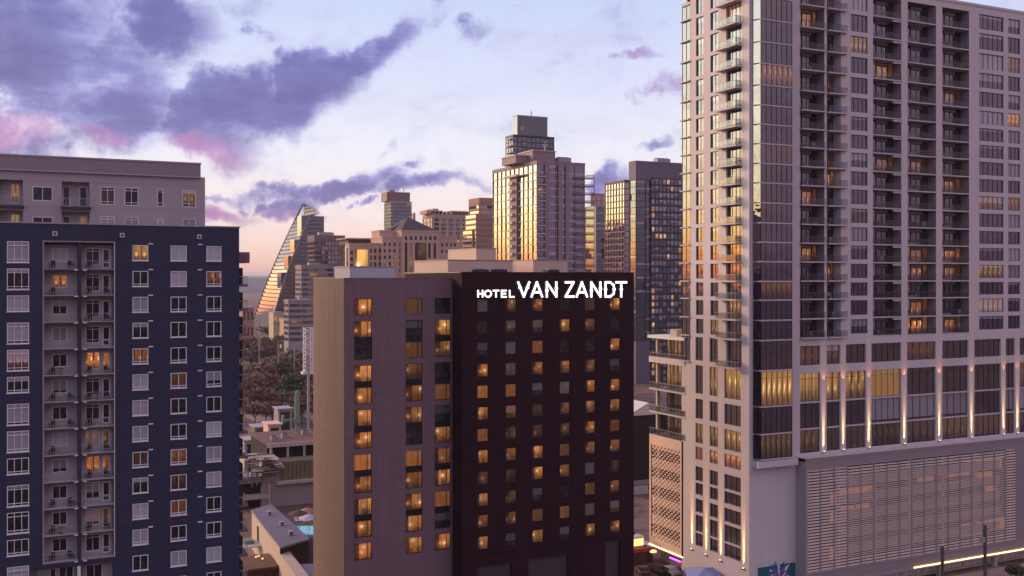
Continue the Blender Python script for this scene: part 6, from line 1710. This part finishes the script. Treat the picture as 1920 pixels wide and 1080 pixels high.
# ---- lower right: poles, wires' poles and a tree in front of the podium
def poles():
    for px, py, Y, lb in ((1847, 984, 122.0, 'taller dark utility pole with a crossarm in front of the garage screen'), (1767, 1025, 124.0, 'shorter dark utility pole in front of the garage screen')):
        f = Face('Y', Y); x = f.u(px); z = f.z(px, py); t = Thing('utility_pole', lb, 'pole', (x, Y, 0), 'utility poles before the garage')
        m_ = MB(); m_.box(x - .2, x + .2, Y - .2, Y + .2, 0, z, 'bark'); t.part('pole', m_); q = MB(); q.box(x - .9, x + .9, Y - .28, Y - .2, z - .75, z - .6, 'bark')
        for s in (-.8, .8): q.box(x + s - .05, x + s + .05, Y - .3, Y - .2, z - .6, z - .35, 'steel_grey')
        t.part('crossarm', q)
        if py < 1000: k = MB(); k.box(x - .95, x - .3, Y - .3, Y + .3, z - 2.9, z - 2.0, 'steel_grey'); k.box(x - .3, x - .2, Y - .1, Y + .1, z - 2.7, z - 2.2, 'bark'); t.part('transformer', k)
        t.finish()
    x, y, z = ground(1905, 1180); plant(Face('Y', 124).u(1905), 124, .38, 6, 'dark leafy street tree in front of the right end of the garage', 'street trees before the garage')
poles()

# ---- roof plant, masts and vents that break up the bare roofs
def clutter():
    r = random.Random(77)
    def put(name, label, cat, px, py, Y, build, group='plant on the roofs'):
        x, y, z = at(px, py, Y); m_ = MB(); build(m_, x, y, z); o = m_.build(name, None, (x, y, z)); tag(o, label, cat, group)
    def mast(h, w=.25):
        def b(m_, x, y, z):
            m_.box(x - w, x + w, y - w, y + w, z - 1.5, z + h * .6, 'steel_grey'); m_.box(x - w * .5, x + w * .5, y - w * .5, y + w * .5, z + h * .6, z + h, 'steel_grey'); m_.box(x - w * 4, x + w * 4, y - w * .6, y + w * .6, z + h * .5, z + h * .5 + .25, 'steel_grey')
        return b
    def unit(w, d, h):
        def b(m_, x, y, z):
            m_.box(x - w, x + w, y, y + d, z - .8, z + h, 'steel_grey')
            for k in range(3): m_.box(x - w + .2 + k * w * .62, x - w + .2 + k * w * .62 + w * .45, y + d * .2, y + d * .8, z + h + .003, z + h + .3, 'roof_dark')
        return b
    put('roof_mast', 'thin mast on the gold gridded residential tower roof', 'mast', 1022, 283, 405, mast(4.5, .2))
    put('roof_mast', 'thin mast on the dark blue supertall crown', 'mast', 996, 218, 712, mast(5, .25))
    put('roof_mast', 'small mast on the red screened crown of the slim silver tower', 'mast', 757, 357, 1058, mast(5, .35))
    put('roof_mast', 'small mast on the stone block beside the pyramid roof', 'mast', 838, 444, 622, mast(5, .2))
    for i, (px, py, Y, w, lb) in enumerate(((612, 439, 790, 6, 'grey air handler on the blue-grey gridded tower roof'), (1060, 301, 402, 3, 'grey air handler on the gold gridded tower roof'), (590, 496, 700, 4, 'grey air handler on the striped office block'), (570, 562, 608, 3, 'grey air handler on the lowest banded block'), (1245, 302, 450, 4, 'grey air handler on the dark green-blue tower'))):
        put('air_handler', lb, 'roof unit', px, py, Y, unit(w, 4, 1.3))
    for i, (px, py) in enumerate(((515, 826), (535, 829), (573, 826))):
        x, y, z = at(px, py, 252 + i * 3); m_ = MB(); zr = Face('Y', 247.0).z(520, 832)
        m_.box(x - .8, x + .8, y, y + 1.4, zr, zr + 1.0, 'steel_grey'); m_.box(x - .5, x + .5, y + .2, y + 1.1, zr + 1.003, zr + 1.2, 'roof_dark')
        o = m_.build('roof_vent', None, (x, y, zr)); tag(o, ('boxy roof vent at the near edge corner of the brown deck roof', 'middle boxy vent on the brown deck roof', 'boxy vent by the green column on the brown deck roof')[i], 'roof vent', 'vents on the deck roof')
    zr = 7.5
    for i, (px, py) in enumerate(((505, 965), (528, 985), (545, 1003))):
        x, y, _ = ground(px, py, zr); m_ = MB(); m_.box(x - .35, x + .35, y - .35, y + .35, zr + .003, zr + .6, 'steel_grey'); m_.box(x - .45, x + .45, y - .45, y + .45, zr + .603, zr + .7, 'cap_metal')
        o = m_.build('roof_vent', None, (x, y, zr)); tag(o, ('far roof cowl on the slate roof', 'middle roof cowl on the slate roof', 'nearest roof cowl on the slate roof')[i], 'roof vent', 'cowls on the slate roof')
    # sun loungers by the pool
    for i, (px, py) in enumerate(((556, 978), (562, 978), (570, 979), (577, 979))):
        x, y, z = ground(px, py, 5.0); m_ = MB(); m_.box(x - .3, x + .3, y - .9, y + .4, 5.25, 5.33, 'tent_white'); m_.quad([(x - .3, y + .4, 5.33), (x + .3, y + .4, 5.33), (x + .3, y + .95, 5.75), (x - .3, y + .95, 5.75)], 'tent_white')
        for sy in (-.8, .3): m_.box(x - .28, x - .22, y + sy, y + sy + .06, 4.9, 5.25, 'steel_grey'); m_.box(x + .22, x + .28, y + sy, y + sy + .06, 4.9, 5.25, 'steel_grey')
        o = m_.build('sun_lounger', None, (x, y, 5.0)); tag(o, 'white sun lounger on the far side of the turquoise pool', 'lounger', 'sun loungers by the pool')
clutter()

# ---- evening haze over the city
hz = MB(); hz.box(-5990, 13990, -390, 15990, -1, 140, 'ground')
ho = hz.build('haze'); ho['kind'] = 'stuff'
hm = bpy.data.materials.new('haze'); hm.use_nodes = True; hm.node_tree.nodes.clear()
hg = G(hm.node_tree); hout = hg.n('ShaderNodeOutputMaterial'); hv = hg.n('ShaderNodeVolumePrincipled')
hv.inputs['Color'].default_value = (.80, .80, .92, 1); hv.inputs['Density'].default_value = 0.00007; hv.inputs['Anisotropy'].default_value = .2
hm.node_tree.links.new(hv.outputs[0], hout.inputs['Volume'])
ho.data.materials.clear(); ho.data.materials.append(hm)
